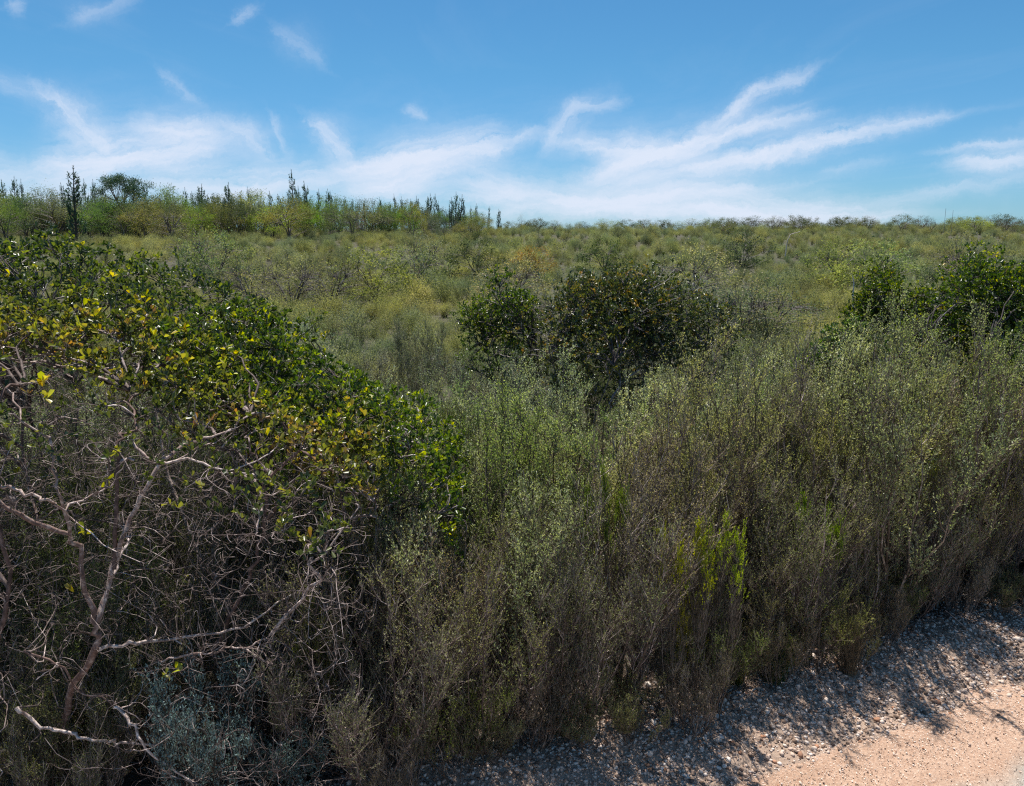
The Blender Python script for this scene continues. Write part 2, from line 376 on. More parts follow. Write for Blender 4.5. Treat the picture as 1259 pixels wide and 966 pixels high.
bm = bmesh.new(); bmesh.ops.create_icosphere(bm, subdivisions=1, radius=1)
IV = np.array([v.co[:] for v in bm.verts]); IF = np.array([[v.index for v in f.verts] for f in bm.faces]); bm.free()
# a squared, subdivided icosphere jittered into an angular stone
OV = np.array([[1, 0, 0], [-1, 0, 0], [0, 1, 0], [0, -1, 0], [0, 0, 1], [0, 0, -1.0]]); OF = np.array([[0, 2, 4], [2, 1, 4], [1, 3, 4], [3, 0, 4]])
def stones(P, size, rng, t, IV=IV, IF=IF):
    m = len(P); k = len(IV)
    V = np.repeat(IV[None], m, 0) * (1 + rng.uniform(-.42, .36, (m, k, 1)))
    V = np.sign(V) * np.abs(V) ** .8
    V = V * rng.uniform(.6, 1.15, (m, 1, 3)) * np.array([1, 1, .7])
    a = rng.uniform(0, 6.28, m); ca, sa = np.cos(a), np.sin(a)
    V = np.stack([V[..., 0] * ca[:, None] - V[..., 1] * sa[:, None], V[..., 0] * sa[:, None] + V[..., 1] * ca[:, None], V[..., 2] + V[..., 0] * rng.uniform(-.4, .4, (m, 1))], -1)
    V = V * size[:, None, None] + P[:, None]
    f = (IF[None] + (np.arange(m) * k)[:, None, None]).reshape(-1, 3)
    return V.reshape(-1, 3), f, np.repeat(t, k)
rng = np.random.default_rng(11)
m = 36000
u = rng.uniform(-2.2, 5.2, m); s = rng.normal(.30, .34, m)
dens = np.where(s > -.02, 1, np.exp((s + .02) / .16)); dens = dens * np.where(s > .95, 0, 1)
k = (rng.random(m) < dens) & (s > -.65); u, s = u[k], s[k]; m = len(u)
size = .0036 + .0095 * rng.random(m) ** 2.3 + .008 * (rng.random(m) < .04)
size *= np.where(s < 0, .55, 1) * np.where(s > .75, .8, 1)
z = np.where(s > -.1, vz(u, s), .012) + size * .25
v, f, t = stones(np.stack([u, s, z], 1), size, rng, rng.random(m))
link('gravel', raw_mesh('gravel', v, f, stm, t), verge, kind='stuff')
m = 46000                                # grit lying on the sand
u = rng.uniform(-1.6, 5, m); s = -np.abs(rng.exponential(.45, m)) + .05; k = s > -1.5; u, s = u[k], s[k]; m = len(u)
size = .0014 + .0034 * rng.random(m) ** 2.5
v, f, t = stones(np.stack([u, s, .011 + size * .2 + 0 * u], 1), size, rng, .22 + .7 * rng.random(m), OV, OF)
link('grit', raw_mesh('grit', v, f, stm, t), verge, kind='stuff')
smeshes = []
for i in range(10):
    v, f, t = stones(np.zeros((1, 3)), np.array([1.0]), rng, rng.random(1)); smeshes.append(raw_mesh('stone', v, f, stm, t))
for i in range(230):
    uu = rng.uniform(-1.3, 4.2); ss = rng.uniform(-.05, .72) if i > 12 else rng.uniform(-.5, -.1)
    r_ = rng.uniform(.011, .020) if i > 12 else rng.uniform(.008, .012)
    if ss > -.1: zz = float(vz(uu, ss)) + r_ * .3
    else: zz = .012 + r_ * .3
    o = link('stone', smeshes[i % 10], verge, (uu, ss, zz), rng.uniform(0, 6.28), r_)
    o.rotation_euler.x = rng.uniform(-.4, .4)
# litter: broken twigs and dry leaves at the foot of the shrubs
acc = Acc(); m = 7000
u = rng.uniform(-4, 8, m); s = rng.normal(.85, .33, m); k = s > .1; u, s = u[k], s[k]; m = len(u)
x, y = toworld(u, s); z = np.where(s < 1.2, vz(u, s), height(x, y)) + .008
P = np.stack([x, y, z], 1); D = rng.normal(0, 1, (m, 3)) * [1, 1, .25]
leaves(acc, P, D, rng.normal(0, .5, (m, 3)) + [0, 0, 1], rng.uniform(.01, .035, m), rng.uniform(.004, .012, m), rng.random(m))
m = 1500; u = rng.uniform(-4, 8, m); s = rng.normal(.9, .3, m); k = s > .15; u, s = u[k], s[k]; m = len(u)
x, y = toworld(u, s); A = np.stack([x, y, np.where(s < 1.2, vz(u, s), height(x, y)) + .01], 1)
B = A + norm(rng.normal(0, 1, (m, 3)) * [1, 1, .3]) * rng.uniform(.04, .2, (m, 1)) + [0, 0, .012]
tubes(acc, bez(A, B, B - A, 4, .1, rng), np.repeat(rng.uniform(.0012, .003, (m, 1)), 4, 1), rng.random(m))
setp(link('plant_litter', acc.mesh('plant_litter', M['twig'])), 'dry twigs and fallen leaves under the shrubs', 'litter', kind='stuff')

# ------------------------------------------------------------------ fine-leaved shrubs
def fine_shrub(seed, H, Rd, nst, nside, ntw, nlf, leafL, leafy=.45, spread=.5, dead=1.0, twr=.0011, side_len=.34, steep=9):
    """returns list of (name, mesh, kind): single stems, bare twig mass, foliage"""
    rng = np.random.default_rng(seed)
    n = 9
    ang = rng.uniform(0, 6.283, nst); rad = np.sqrt(rng.random(nst)) * Rd
    base = np.stack([np.cos(ang), np.sin(ang), 0 * ang], 1) * rng.uniform(.02, .10, (nst, 1))
    tip = np.stack([np.cos(ang) * rad, np.sin(ang) * rad, H * rng.uniform(.72, 1.0, nst) * (1 - .22 * (rad / Rd) ** 2)], 1)
    D = np.stack([np.cos(ang) * .5 * spread, np.sin(ang) * .5 * spread, 0 * ang + 1], 1)
    P = bez(base, tip, D, n, .045, rng)
    r0 = rng.uniform(.006, .012, nst) * H / 1.7
    sr = r0[:, None] * np.linspace(1, .22, n)[None] ** 1.1
    stem_acc = Acc(); tubes(stem_acc, P, sr, rng.random(nst), 4)
    parts = []
    twa = Acc(); fo = Acc()
    # side branches
    T = norm(np.gradient(P, axis=1))
    ms = nst * nside
    si = np.repeat(np.arange(nst), nside); f = rng.uniform(.14, .97, ms) ** .8 * (n - 1)
    i0 = np.clip(f.astype(int), 0, n - 2); fr = (f - i0)[:, None]
    A = P[si, i0] * (1 - fr) + P[si, i0 + 1] * fr
    hz = f / (n - 1)
    out = norm(rng.normal(0, 1, (ms, 3)) * [1, 1, .2])
    ln = (side_len * rng.uniform(.5, 1.1, ms) * (1.1 - .65 * hz))[:, None]
    Dd = norm(T[si, i0] * .75 + out * .8)
    B = A + norm(Dd * .6 + np.array([0, 0, .75])) * ln
    keep = np.linalg.norm(B[:, :2], axis=1) < Rd * 1.25
    A, B, Dd, hz = A[keep], B[keep], Dd[keep], hz[keep]; ms = len(A)
    SB = bez(A, B, Dd, 5, .07, rng)
    tubes(twa, SB, np.repeat(rng.uniform(.0016, .003, (ms, 1)), 5, 1) * np.linspace(1, .5, 5), rng.random(ms))
    # twiglets
    mt = ms * ntw; bi = np.repeat(np.arange(ms), ntw); f = rng.uniform(.15, 1, mt) * 4
    i0 = np.clip(f.astype(int), 0, 3); fr = (f - i0)[:, None]
    A2 = SB[bi, i0] * (1 - fr) + SB[bi, i0 + 1] * fr
    T2 = norm(SB[bi, i0 + 1] - SB[bi, i0])
    D2 = norm(T2 * .8 + norm(rng.normal(0, 1, (mt, 3))) * .7 + [0, 0, .35])
    L2 = rng.uniform(.04, .13, (mt, 1)) * side_len / .34
    B2 = A2 + D2 * L2; B2[:, 2] += .2 * L2[:, 0]
    h2 = B2[:, 2] / H
    rr = np.linalg.norm(B2[:, :2], axis=1) / Rd
    # leaves grow towards the lit outside; the inside is bare
    pl = 1 / (1 + np.exp(-(h2 + .30 * rr - leafy - .22) * steep + rng.normal(0, .9, mt)))
    lf = rng.random(mt) < pl
    drop = (~lf) & (rng.random(mt) > .75 * dead)
    kk = ~drop
    TB = np.stack([A2, B2], 1)
    tubes(twa, TB[kk], np.repeat(np.full((kk.sum(), 1), twr), 2, 1) * np.linspace(1, .6, 2), rng.random(kk.sum()))
    A3, B3 = A2[lf], B2[lf]; ml = len(A3) * nlf; li = np.repeat(np.arange(len(A3)), nlf)
    s_ = rng.uniform(.1, 1.05, (ml, 1)); LP = A3[li] * (1 - s_) + B3[li] * s_
    TD = norm(B3 - A3)[li]
    LD = norm(TD * .8 + norm(rng.normal(0, 1, (ml, 3))) * .85 + [0, 0, .2])
    tone = np.repeat(rng.beta(2, 2.4, len(A3)), nlf) * .7 + rng.random(ml) * .3
    leaves(fo, LP, LD, rng.normal(0, 1, (ml, 3)), rng.uniform(.7, 1.3, ml) * leafL, rng.uniform(.28, .45, ml) * leafL, np.clip(tone, 0, 1))
    return stem_acc, P, sr, twa, fo

PROTO = {}
def make_proto(key, leafmat, nstem_obj=4, **kw):
    st, P, sr, tw, fo = fine_shrub(**kw)
    L = []
    rng = np.random.default_rng(kw['seed'] + 99)
    if nstem_obj:
        order = np.argsort(-sr[:, 0])
        for j in order[:nstem_obj]:
            a = Acc(); tubes(a, P[j:j + 1], sr[j:j + 1], rng.random(1), 5); L.append(('stem', a.mesh('stem', M['brown'], True), None))
        rest = order[nstem_obj:]
        tubes(tw, P[rest], sr[rest], rng.random(len(rest)), 3)
    else: tubes(tw, P, sr, rng.random(len(P)), 3)
    L.append(('twig_mass', tw.mesh('twig_mass', M['twig' if key.startswith('dry') else 'brown']), 'stuff'))
    L.append(('foliage', fo.mesh('foliage', leafmat), 'stuff'))
    PROTO[key] = L
make_proto('plume_a', M['fine'], seed=1, H=1.75, Rd=.42, nst=13, nside=17, ntw=10, nlf=9, leafL=.0145, leafy=.22)
make_proto('plume_b', M['fine'], seed=2, H=1.6, Rd=.50, nst=14, nside=16, ntw=10, nlf=9, leafL=.0150, leafy=.18, spread=.8)
make_proto('plume_c', M['fine'], seed=3, H=1.85, Rd=.34, nst=11, nside=18, ntw=10, nlf=9, leafL=.0135, leafy=.18)
make_proto('dry_a', M['fine'], seed=4, H=1.55, Rd=.42, nst=15, nside=17, ntw=12, nlf=7, leafL=.0115, leafy=.22, dead=1.3)
make_proto('dry_b', M['fine'], seed=5, H=1.25, Rd=.46, nst=14, nside=16, ntw=12, nlf=7, leafL=.0115, leafy=.28, dead=1.3, spread=1.1)
make_proto('green_a', M['fine'], seed=6, H=1.0, Rd=.32, nst=12, nside=14, ntw=9, nlf=13, leafL=.012, leafy=.05, side_len=.26)
make_proto('sprig', M['fine'], seed=16, H=1.0, Rd=.30, nst=12, nside=20, ntw=9, nlf=16, leafL=.013, leafy=.78, side_len=.2, steep=18)
make_proto('low_a', M['fine'], seed=7, H=.62, Rd=.38, nst=14, nside=11, ntw=8, nlf=10, leafL=.011, leafy=.15, side_len=.22)
make_proto('mid_a', M['far'], 0, seed=8, H=1.15, Rd=.55, nst=14, nside=12, ntw=6, nlf=8, leafL=.018, leafy=.25, twr=.002)
make_proto('mid_b', M['far'], 0, seed=9, H=.95, Rd=.60, nst=16, nside=11, ntw=6, nlf=8, leafL=.018, leafy=.20, twr=.002, spread=.9)
make_proto('mid_c', M['far'], 0, seed=10, H=1.3, Rd=.40, nst=10, nside=13, ntw=7, nlf=8, leafL=.017, leafy=.3, twr=.002)

def place(key, name, x, y, label, cat, group=None, sc=1, rz=None, color=(1, 1, 1), tw=None, sink=.02, rng=np.random.default_rng(77), z=None, tilt=.06):
    e = bpy.data.objects.new(name, None); C.objects.link(e); e.empty_display_size = .2
    e.location = (x, y, (float(height(x, y)) if z is None else z) - sink)
    e.rotation_euler = (rng.normal(0, tilt), rng.normal(0, tilt), rng.uniform(0, 6.28) if rz is None else rz)
    e.scale = (sc, sc, sc) if np.isscalar(sc) else sc
    setp(e, label, cat, group)
    for nm, me, kd in PROTO[key]:
        col = color if nm not in ('twig_mass', 'stem', 'trunk', 'branch') else (tw or (1, 1, 1))
        link(nm, me, e, color=col, kind=kd)
    return e

OUT = []
def px_of(x, y, z):
    v = np.array([x, y, z - CAMZ]); f_ = np.array([0, math.cos(PITCH), -math.sin(PITCH)]); u_ = np.array([0, math.sin(PITCH), math.cos(PITCH)])
    dd = v @ f_; return CX + F * v[0] / dd, CY - F * (v @ u_) / dd

# roadside thicket, laid out along the road: rows at growing distance s
GREY = (1.18, 1.2, 1.65); GREEN = (.95, 1.15, 1.1); OLIVE = (1.25, 1.25, 1.25); SILVER = (1.4, 1.42, 2.2); MAUVE = (1.0, 1.0, 1.01)
DRYC = {MAUVE: (1.9, 1.5, 2.5), OLIVE: (1.75, 1.6, 1.6), SILVER: (1.7, 1.7, 2.3)}
rng = np.random.default_rng(21)
count = 0
def zone(px):
    for lim, t in ((540, 'beside the big bush'), (620, 'below the small deep green bush'), (700, 'below the orange-tinged bush'), (800, 'right under the orange-tinged bush'),
                   (860, 'by the yellow-green shrublets'), (935, 'right of the yellow-green shrublets'), (1020, 'behind the green grass tuft'), (1095, 'behind the rush clump'), (1180, 'below the dark right-hand bushes')):
        if px < lim: return t
    return 'far right of the photo'
rows = [(.70, .33, 0), (1.06, .37, 1), (1.55, .38, 2), (2.0, .42, 3), (2.55, .46, 4), (3.15, .5, 5), (3.8, .56, 6), (4.5, .62, 7)]
for s0, step, ri in rows:
    uu = -2.9 + rng.uniform(0, .3) if ri < 5 else -3.5
    while uu < 6.2 + ri * .9:
        u_ = uu + rng.normal(0, .07); s_ = s0 + rng.normal(0, .10)
        x, y = toworld(u_, s_)
        uu += step * rng.uniform(.8, 1.2)
        px, _ = px_of(x, y, 1)
        if ri < 2 and px < 760: x, y = toworld(u_, s_ - .16)
        front_small = ri == 0 and px > 820
        if front_small: x, y = toworld(u_, s_ + .12)
        if x < -1.15 and y < 5.6 or (y < 3.4 and px < 440): continue
        if ri == 0 and 795 < px < 925: continue
        if px < -60 or px > 1420: continue
        # the two broad-leaved clumps in the middle and at the right need their room
        if 650 < px < 900 and 6.7 < y < 8.6: continue
        if px > 1090 and 6.7 < y < 8.8: continue
        r = rng.random()
        if ri == 0: key = ('dry_b', 'dry_a', 'plume_b', 'dry_b')[int(r * 4)]; sc = rng.uniform(.82, 1.1)
        elif ri == 1: key = ('dry_a', 'plume_b', 'dry_b', 'plume_c')[int(r * 4)]; sc = rng.uniform(.92, 1.12)
        elif ri < 4: key = ('plume_a', 'plume_b', 'plume_c', 'green_a', 'dry_a')[int(r * 5)]; sc = rng.uniform(.90, 1.10) * (1.6 if key == 'green_a' else 1)
        else: key = ('plume_a', 'plume_b', 'plume_c')[int(r * 3)]; sc = rng.uniform(.74, .95) * (1.06 if 560 < px < 930 else 1)
        if front_small: sc *= .84
        elif ri < 5 and px > 1000: sc *= 1.17
        elif ri < 2: sc *= 1.05
        elif 690 < px < 890: sc *= .90
        elif px <= 690 and ri < 5: sc *= 1.08
        if ri < 4 and px < 720: sc *= .93
        dry = key.startswith('dry')
        colr = (MAUVE, OLIVE, SILVER)[int(rng.random() * 3)] if dry else (GREY, GREEN, OLIVE, SILVER, SILVER)[int(rng.random() * 5)]
        word = {GREY: 'grey-green', GREEN: 'fresh green', OLIVE: 'olive', SILVER: 'silvery', MAUVE: 'mauve-brown'}[colr]
        leafc = tuple(DRYC[colr]) if dry else tuple(q_ * (2.25 if ri > 2 else 2.05 if ri > 1 else 1.7) for q_ in colr)
        rowt = 'at the gravel edge' if ri == 0 else 'just behind the verge' if ri == 1 else 'inside the thicket' if ri < 4 else 'at the back of the thicket'
        form = 'half-bare shrub' if dry else 'feathery shrub'
        lab = f'{word} {form} {rowt}, {zone(px)}'
        place(key, 'dry_shrub' if dry else 'feathery_shrub', x, y, lab, 'shrub', 'fine-leaved shrubs of the roadside thicket', sc, None, leafc, (1.2, 1.08, 1.05) if dry else (1.15, 1.08, 1.05), rng=rng, tilt=.10)
        count += 1
print('thicket shrubs', count)

# distinctive shrublets
YG = (2.3, 2.6, .7)
for (px, py, Y, sc, colr, lab) in [
    (835, 622, 4.75, 1.0, YG, 'bright yellow-green shrublet, left one of the two side by side above the gravel'),
    (884, 616, 4.85, 1.0, YG, 'bright yellow-green shrublet, right one of the two side by side above the gravel'),
    (755, 555, 5.1, .8, (1.5, 1.7, .5), 'small lime tuft among brown twigs left of the yellow-green shrublets'),
    (1018, 598, 5.2, .8, (1.1, 1.6, .5), 'thin upright bright green sprig in dark twigs'),
    (1140, 518, 5.6, 1.0, (1.8, 1.7, .5), 'yellowish feathery shrub standing out at the right of the thicket'),
    (845, 735, 4.35, .55, (1.9, 1.65, .7), 'small straw-yellow shrublet low down over the gravel'),
    (370, 735, 3.35, .75, (1.1, 1.15, .9), 'pale green feathery shrub in front of the big bush'),
    (460, 650, 3.7, .8, (1.0, 1.15, .8), 'green feathery sprig at the right foot of the big bush')]:
    p = W(px, py, Y)
    if px > 500:
        for Y in np.arange(3.3, 7, .02):
            p = W(px, py, Y)
            if sdist(p[0], Y) > (.40 if 600 < py < 700 else .5 if py > 560 else .8): break
    g0 = float(height(p[0], p[1]))
    place('sprig' if px > 500 and py < 700 else 'green_a', 'leafy_shrublet', p[0], Y, lab, 'shrub', None, (sc * .62, sc * .62, (p[2] - g0) / 1.0), None, colr, rng=rng, tilt=.03)

# ------------------------------------------------------------------ broad-leaved bushes
def nearest(Q, Nn, bias=.9):
    """index of the node each target grows from: near it and below it"""
    out = np.zeros(len(Q), int)
    for i in range(0, len(Q), 400):
        d = Q[i:i + 400, None] - Nn[None]
        dist = np.linalg.norm(d, axis=2)
        out[i:i + 400] = np.argmin(dist + bias * np.maximum(.35 * dist - d[..., 2], 0), axis=1)
    return out

def broad_bush(name, seed, base, limbs, canopy, n1, n2, n3, leafmat, leafL=.034, nleaf=6, ndead=600, deadbox=None, label='', color=(1, 1, 1), single=0, single_pts=None, tone=(2.0, 3.2), twigcol=(1, 1, 1), cat='bush', toneshift=None, topf=None):
    rng = np.random.default_rng(seed)
    root = bpy.data.objects.new(name, None); C.objects.link(root); root.location = base; setp(root, label, cat)
    base = np.asarray(base, float)
    nodes = []; dirs = []
    for li, (pts, r0, r1) in enumerate(limbs):
        pts = np.asarray(pts, float)
        # refine with Catmull-Rom-like smoothing and a slight wobble
        s = np.linspace(0, len(pts) - 1, (len(pts) - 1) * 5 + 1); i0 = np.clip(s.astype(int), 0, len(pts) - 2); fr = (s - i0)[:, None]
        pm = pts[np.clip(i0 - 1, 0, None)]; p0 = pts[i0]; p1 = pts[i0 + 1]; p2 = pts[np.clip(i0 + 2, None, len(pts) - 1)]
        Q = .5 * (2 * p0 + (p1 - pm) * fr + (2 * pm - 5 * p0 + 4 * p1 - p2) * fr ** 2 + (3 * p0 - pm - 3 * p1 + p2) * fr ** 3)
        Q[1:-1] += rng.normal(0, .006, Q[1:-1].shape)
        if topf is not None: Q[:, 2] = np.minimum(Q[:, 2], np.maximum(topf(Q[:, 0], Q[:, 1]) - .10, .3))
        rr = np.linspace(r0, r1, len(Q)) * (1 + rng.normal(0, .07, len(Q)))
        a = Acc(); tubes(a, (Q - base)[None], rr[None], rng.random(1), 8)
        link('branch', a.mesh('branch', M['bark'], True), root, color=twigcol)
        nodes.append(Q); dirs.append(norm(np.gradient(Q, axis=0)))
    nodes = np.concatenate(nodes); dirs = np.concatenate(dirs)
    tw = Acc(); fo = Acc()
    tips = None
    for lvl, (cnt, npt, ra, rb, wig) in enumerate([(n1, 8, .0085, .0045, .10), (n2, 6, .0042, .0022, .10), (n3, 4, .0021, .0012, .10)]):
        T_ = canopy(rng, cnt, lvl)
        j = nearest(T_, nodes)
        A = nodes[j]; D = norm(dirs[j] * .6 + norm(T_ - A) * .7)
        P = bez(A, T_, D, npt, wig, rng)
        rad = np.linspace(ra, rb, npt)[None] * rng.uniform(.75, 1.25, (cnt, 1))
        tubes(tw, P - base, rad, rng.random(cnt), 4 if lvl < 2 else 3)
        newn = P[:, 1:].reshape(-1, 3); newd = norm(np.gradient(P, axis=1))[:, 1:].reshape(-1, 3)
        if lvl < 2: nodes = np.concatenate([nodes, newn]); dirs = np.concatenate([dirs, newd])
        tips = P[:, -1]; tipd = norm(P[:, -1] - P[:, -2])
    # dead, leafless twigs filling the inside
    if ndead:
        for cnt, npt, ra, rb, wig in ((ndead // 7, 7, .0032, .0013, .08), (ndead, 5, .0016, .0008, .09), (ndead * 2, 4, .0010, .0006, .11)):
            T_ = deadbox(rng, cnt); j = nearest(T_, nodes, .3)
            k = rng.random(cnt) < 1; A = nodes[j]
            L = np.linalg.norm(T_ - A, axis=1); mx = .55
            T_ = A + (T_ - A) * np.minimum(1, mx / np.maximum(L, 1e-3))[:, None]
            P = bez(A, T_, norm(dirs[j] + norm(rng.normal(0, 1, A.shape)) * .8), npt, wig, rng)
            tubes(tw, P - base, np.linspace(ra, rb, npt)[None] * rng.uniform(.6, 1.4, (cnt, 1)), rng.beta(1.6, 1.6, cnt), 3)
            nodes = np.concatenate([nodes, P[:, 1:].reshape(-1, 3)]); dirs = np.concatenate([dirs, norm(np.gradient(P, axis=1))[:, 1:].reshape(-1, 3)])
    link('twig_tangle', tw.mesh('twig_tangle', M['twig']), root, color=twigcol, kind='stuff')
    m = len(tips) * nleaf; ti = np.repeat(np.arange(len(tips)), nleaf)
    back = rng.uniform(0, .06, (m, 1)); P = tips[ti] - tipd[ti] * back
    D = norm(tipd[ti] * .55 + norm(rng.normal(0, 1, (m, 3))) * .75 + [0, 0, .38])
    ct = rng.beta(*tone, len(tips))
    if toneshift is not None: ct = ct + toneshift(tips)
    t = np.clip(np.repeat(ct, nleaf) + rng.normal(0, .07, m), 0, 1)
    leaves(fo, P - base, D, rng.normal(0, 1, (m, 3)), leafL * rng.uniform(.65, 1.25, m), leafL * rng.uniform(.5, .72, m), t, 'obovate')
    link('foliage', fo.mesh('foliage', leafmat), root, color=color, kind='stuff')
    # the leaves that show largest, one object each
    if single_pts is not None:
        protos = []
        for i in range(8):
            a = Acc(); tv = (.80, .86, .9, .94, .83, .78, .88, .96)[i]
            leaves(a, np.zeros((1, 3)), np.array([[0, 0, 1.0]]), np.array([[0, 1.0, 0]]), np.array([1.0]), np.array([.62 + .02 * i]), np.array([tv]), 'obovate', .15 + .04 * (i % 3))
            protos.append(a.mesh('leaf', leafmat))
        for (c, nl, rk) in single_pts:
            for i in range(nl):
                d = norm(rng.normal(0, .7, 3) + [0, 0, .8]); q = Vector(d).to_track_quat('Z', 'Y').to_euler()
                pi = (rk + int(rng.random() * 2.2)) % 8
                o = link('leaf', protos[pi], root, tuple(np.asarray(c) - base + rng.normal(0, .011, 3)), 0, leafL * rng.uniform(.95, 1.4))
                q = (Vector(d).to_track_quat('Z', 'Y').to_matrix() @ Matrix.Rotation(rng.uniform(0, 6.28), 3, 'Z')).to_euler()
                o.rotation_euler = q
    return root

# the big bush at the left: crest line in x, lower towards the road
CXs = np.array([-6.0, -4.4, -3.2, -2.75, -2.05, -1.6, -1.15, -.82, -.5, -.2]); CZs = np.array([2.45, 2.55, 2.60, 2.62, 2.44, 2.25, 2.05, 1.90, 1.70, 1.35])
def crest(x): return np.interp(x, CXs, CZs)
def bushA_top(x, y):
    z = crest(x) - .30 * sstep((4.6 - y) / 2.0) * sstep((-x - .2) / .8)
    z = z - .8 * sstep((2.75 - y) / .5) - .5 * sstep((x + .45) / .55) * sstep((4.2 - y) / 1.2)
    return z + .075 * np.sin(x * 5.3 + y * 2) * np.sin(y * 4.1 + 1) + .04 * np.sin(x * 13 + 2) * np.cos(y * 11)
def ystart(x): return np.interp(x, [-3.6, -2.5, -2.1, -1.3, -.8, -.3], [2.8, 2.9, 3.45, 3.5, 3.35, 3.3])
def canopyA(x0, x1, y0, y1, thick):
    def f(rng, cnt, lvl):
        x = rng.uniform(x0, x1, cnt * 4); y = rng.uniform(y0, y1, cnt * 4)
        gap = np.sin(x * 4.1 + 3 * np.sin(y * 2.3)) * np.sin(y * 4.7 + x * 1.9)
        pr = np.where(y > ystart(x), .85, .12 + .25 * (gap > .2)) if y0 < 3.5 else np.ones(cnt * 4)
        pr = pr * np.where(gap < -.55, .45, 1)
        k = np.flatnonzero(rng.random(cnt * 4) < pr)[:cnt]; k = np.concatenate([k, rng.integers(0, cnt, cnt - len(k))]); x, y = x[k], y[k]
        d = rng.random(cnt) ** 1.4 * (.12 + (thick - .12) * sstep((y - 3.1) / .9)) + (.12 if lvl == 0 else .05 if lvl == 1 else 0)
        z = bushA_top(x, y) - d
        low = rng.random(cnt) < .035                       # strays lower down the face
        z = np.where(low, z - rng.random(cnt) * .7, z)
        return np.stack([x, y, z], 1)
    return f
def deadA(x0, x1, y0, y1):
    def f(rng, cnt):
        x = rng.uniform(x0, x1, cnt); y = rng.uniform(y0, y1, cnt)
        return np.stack([x, y, .1 + rng.random(cnt) ** .8 * (bushA_top(x, y) - np.where(y > ystart(x), .35, .12))], 1)
    return f
def limb(pp, r0, r1): return ([W(a, b, Y) for a, b, Y in pp], r0 * .62, r1 * .62)
limbsA = [
    limb([(78, 905, 3.05), (88, 850, 3.0), (117, 800, 2.95), (119, 770, 2.95), (103, 715, 2.95), (90, 665, 2.95), (40, 640, 2.9), (5, 620, 2.85), (-60, 560, 2.9)], .024, .009),
    limb([(117, 800, 2.95), (160, 790, 3.05), (215, 785, 3.2), (300, 770, 3.3), (360, 730, 3.4)], .013, .006),
    limb([(119, 765, 2.95), (140, 700, 3.05), (160, 638, 3.1), (192, 578, 3.15), (222, 520, 3.25), (262, 470, 3.4), (300, 400, 3.6)], .019, .007),
    limb([(140, 700, 3.05), (142, 620, 3.1), (145, 555, 3.15), (150, 505, 3.2), (160, 440, 3.3), (150, 370, 3.5)], .015, .006),
    limb([(88, 663, 2.95), (70, 600, 2.9), (60, 540, 2.9), (25, 500, 2.9), (10, 430, 3.0)], .011, .005),
    limb([(-10, 590, 2.75), (25, 605, 2.75), (60, 618, 2.76), (84, 622, 2.8), (130, 600, 2.95)], .010, .006),
    limb([(160, 505, 3.2), (188, 480, 3.15), (215, 460, 3.15), (250, 420, 3.3)], .010, .004),
    limb([(200, 560, 3.15), (240, 520, 3.1), (270, 490, 3.1), (330, 440, 3.3)], .009, .004),
    limb([(262, 800, 3.4), (290, 745, 3.4), (315, 690, 3.4), (325, 640, 3.4), (332, 588, 3.4), (370, 555, 3.4), (402, 532, 3.42), (450, 480, 3.6)], .016, .006),
    limb([(332, 588, 3.4), (315, 560, 3.4), (300, 520, 3.4), (310, 450, 3.5)], .009, .004),
    limb([(195, 812, 3.05), (235, 803, 3.05), (275, 800, 3.08), (310, 793, 3.1), (335, 778, 3.15)], .008, .005),
    limb([(20, 870, 2.9), (50, 893, 2.9), (90, 903, 2.92), (130, 912, 2.95), (155, 912, 3.0), (200, 915, 3.05)], .012, .007),
    limb([(140, 870, 2.95), (165, 895, 2.9), (185, 925, 2.9), (235, 960, 2.95)], .011, .006),
    limb([(30, 800, 2.9), (70, 815, 2.9), (100, 850, 2.95), (150, 870, 2.95)], .008, .004),
    limb([(428, 690, 3.7), (424, 650, 3.7), (421, 610, 3.7), (430, 572, 3.72), (440, 520, 3.8)], .008, .004),
    limb([(270, 850, 3.5), (300, 830, 3.4), (330, 790, 3.4), (345, 820, 3.4)], .009, .005),
    limb([(-40, 1010, 2.75), (-20, 900, 2.8), (-5, 800, 2.8), (10, 700, 2.85), (-20, 560, 2.9), (20, 440, 3.1)], .02, .008),
    limb([(300, 900, 3.6), (360, 780, 3.7), (400, 700, 3.8), (470, 600, 3.9), (520, 530, 4.0)], .015, .005),
    limb([(330, 900, 3.8), (250, 700, 4.2), (200, 560, 4.5), (180, 420, 4.7)], .02, .008),
    limb([(100, 900, 3.6), (60, 700, 4.0), (30, 550, 4.3), (20, 420, 4.5)], .02, .008),
]
sp_pts = []
r2 = np.random.default_rng(5)
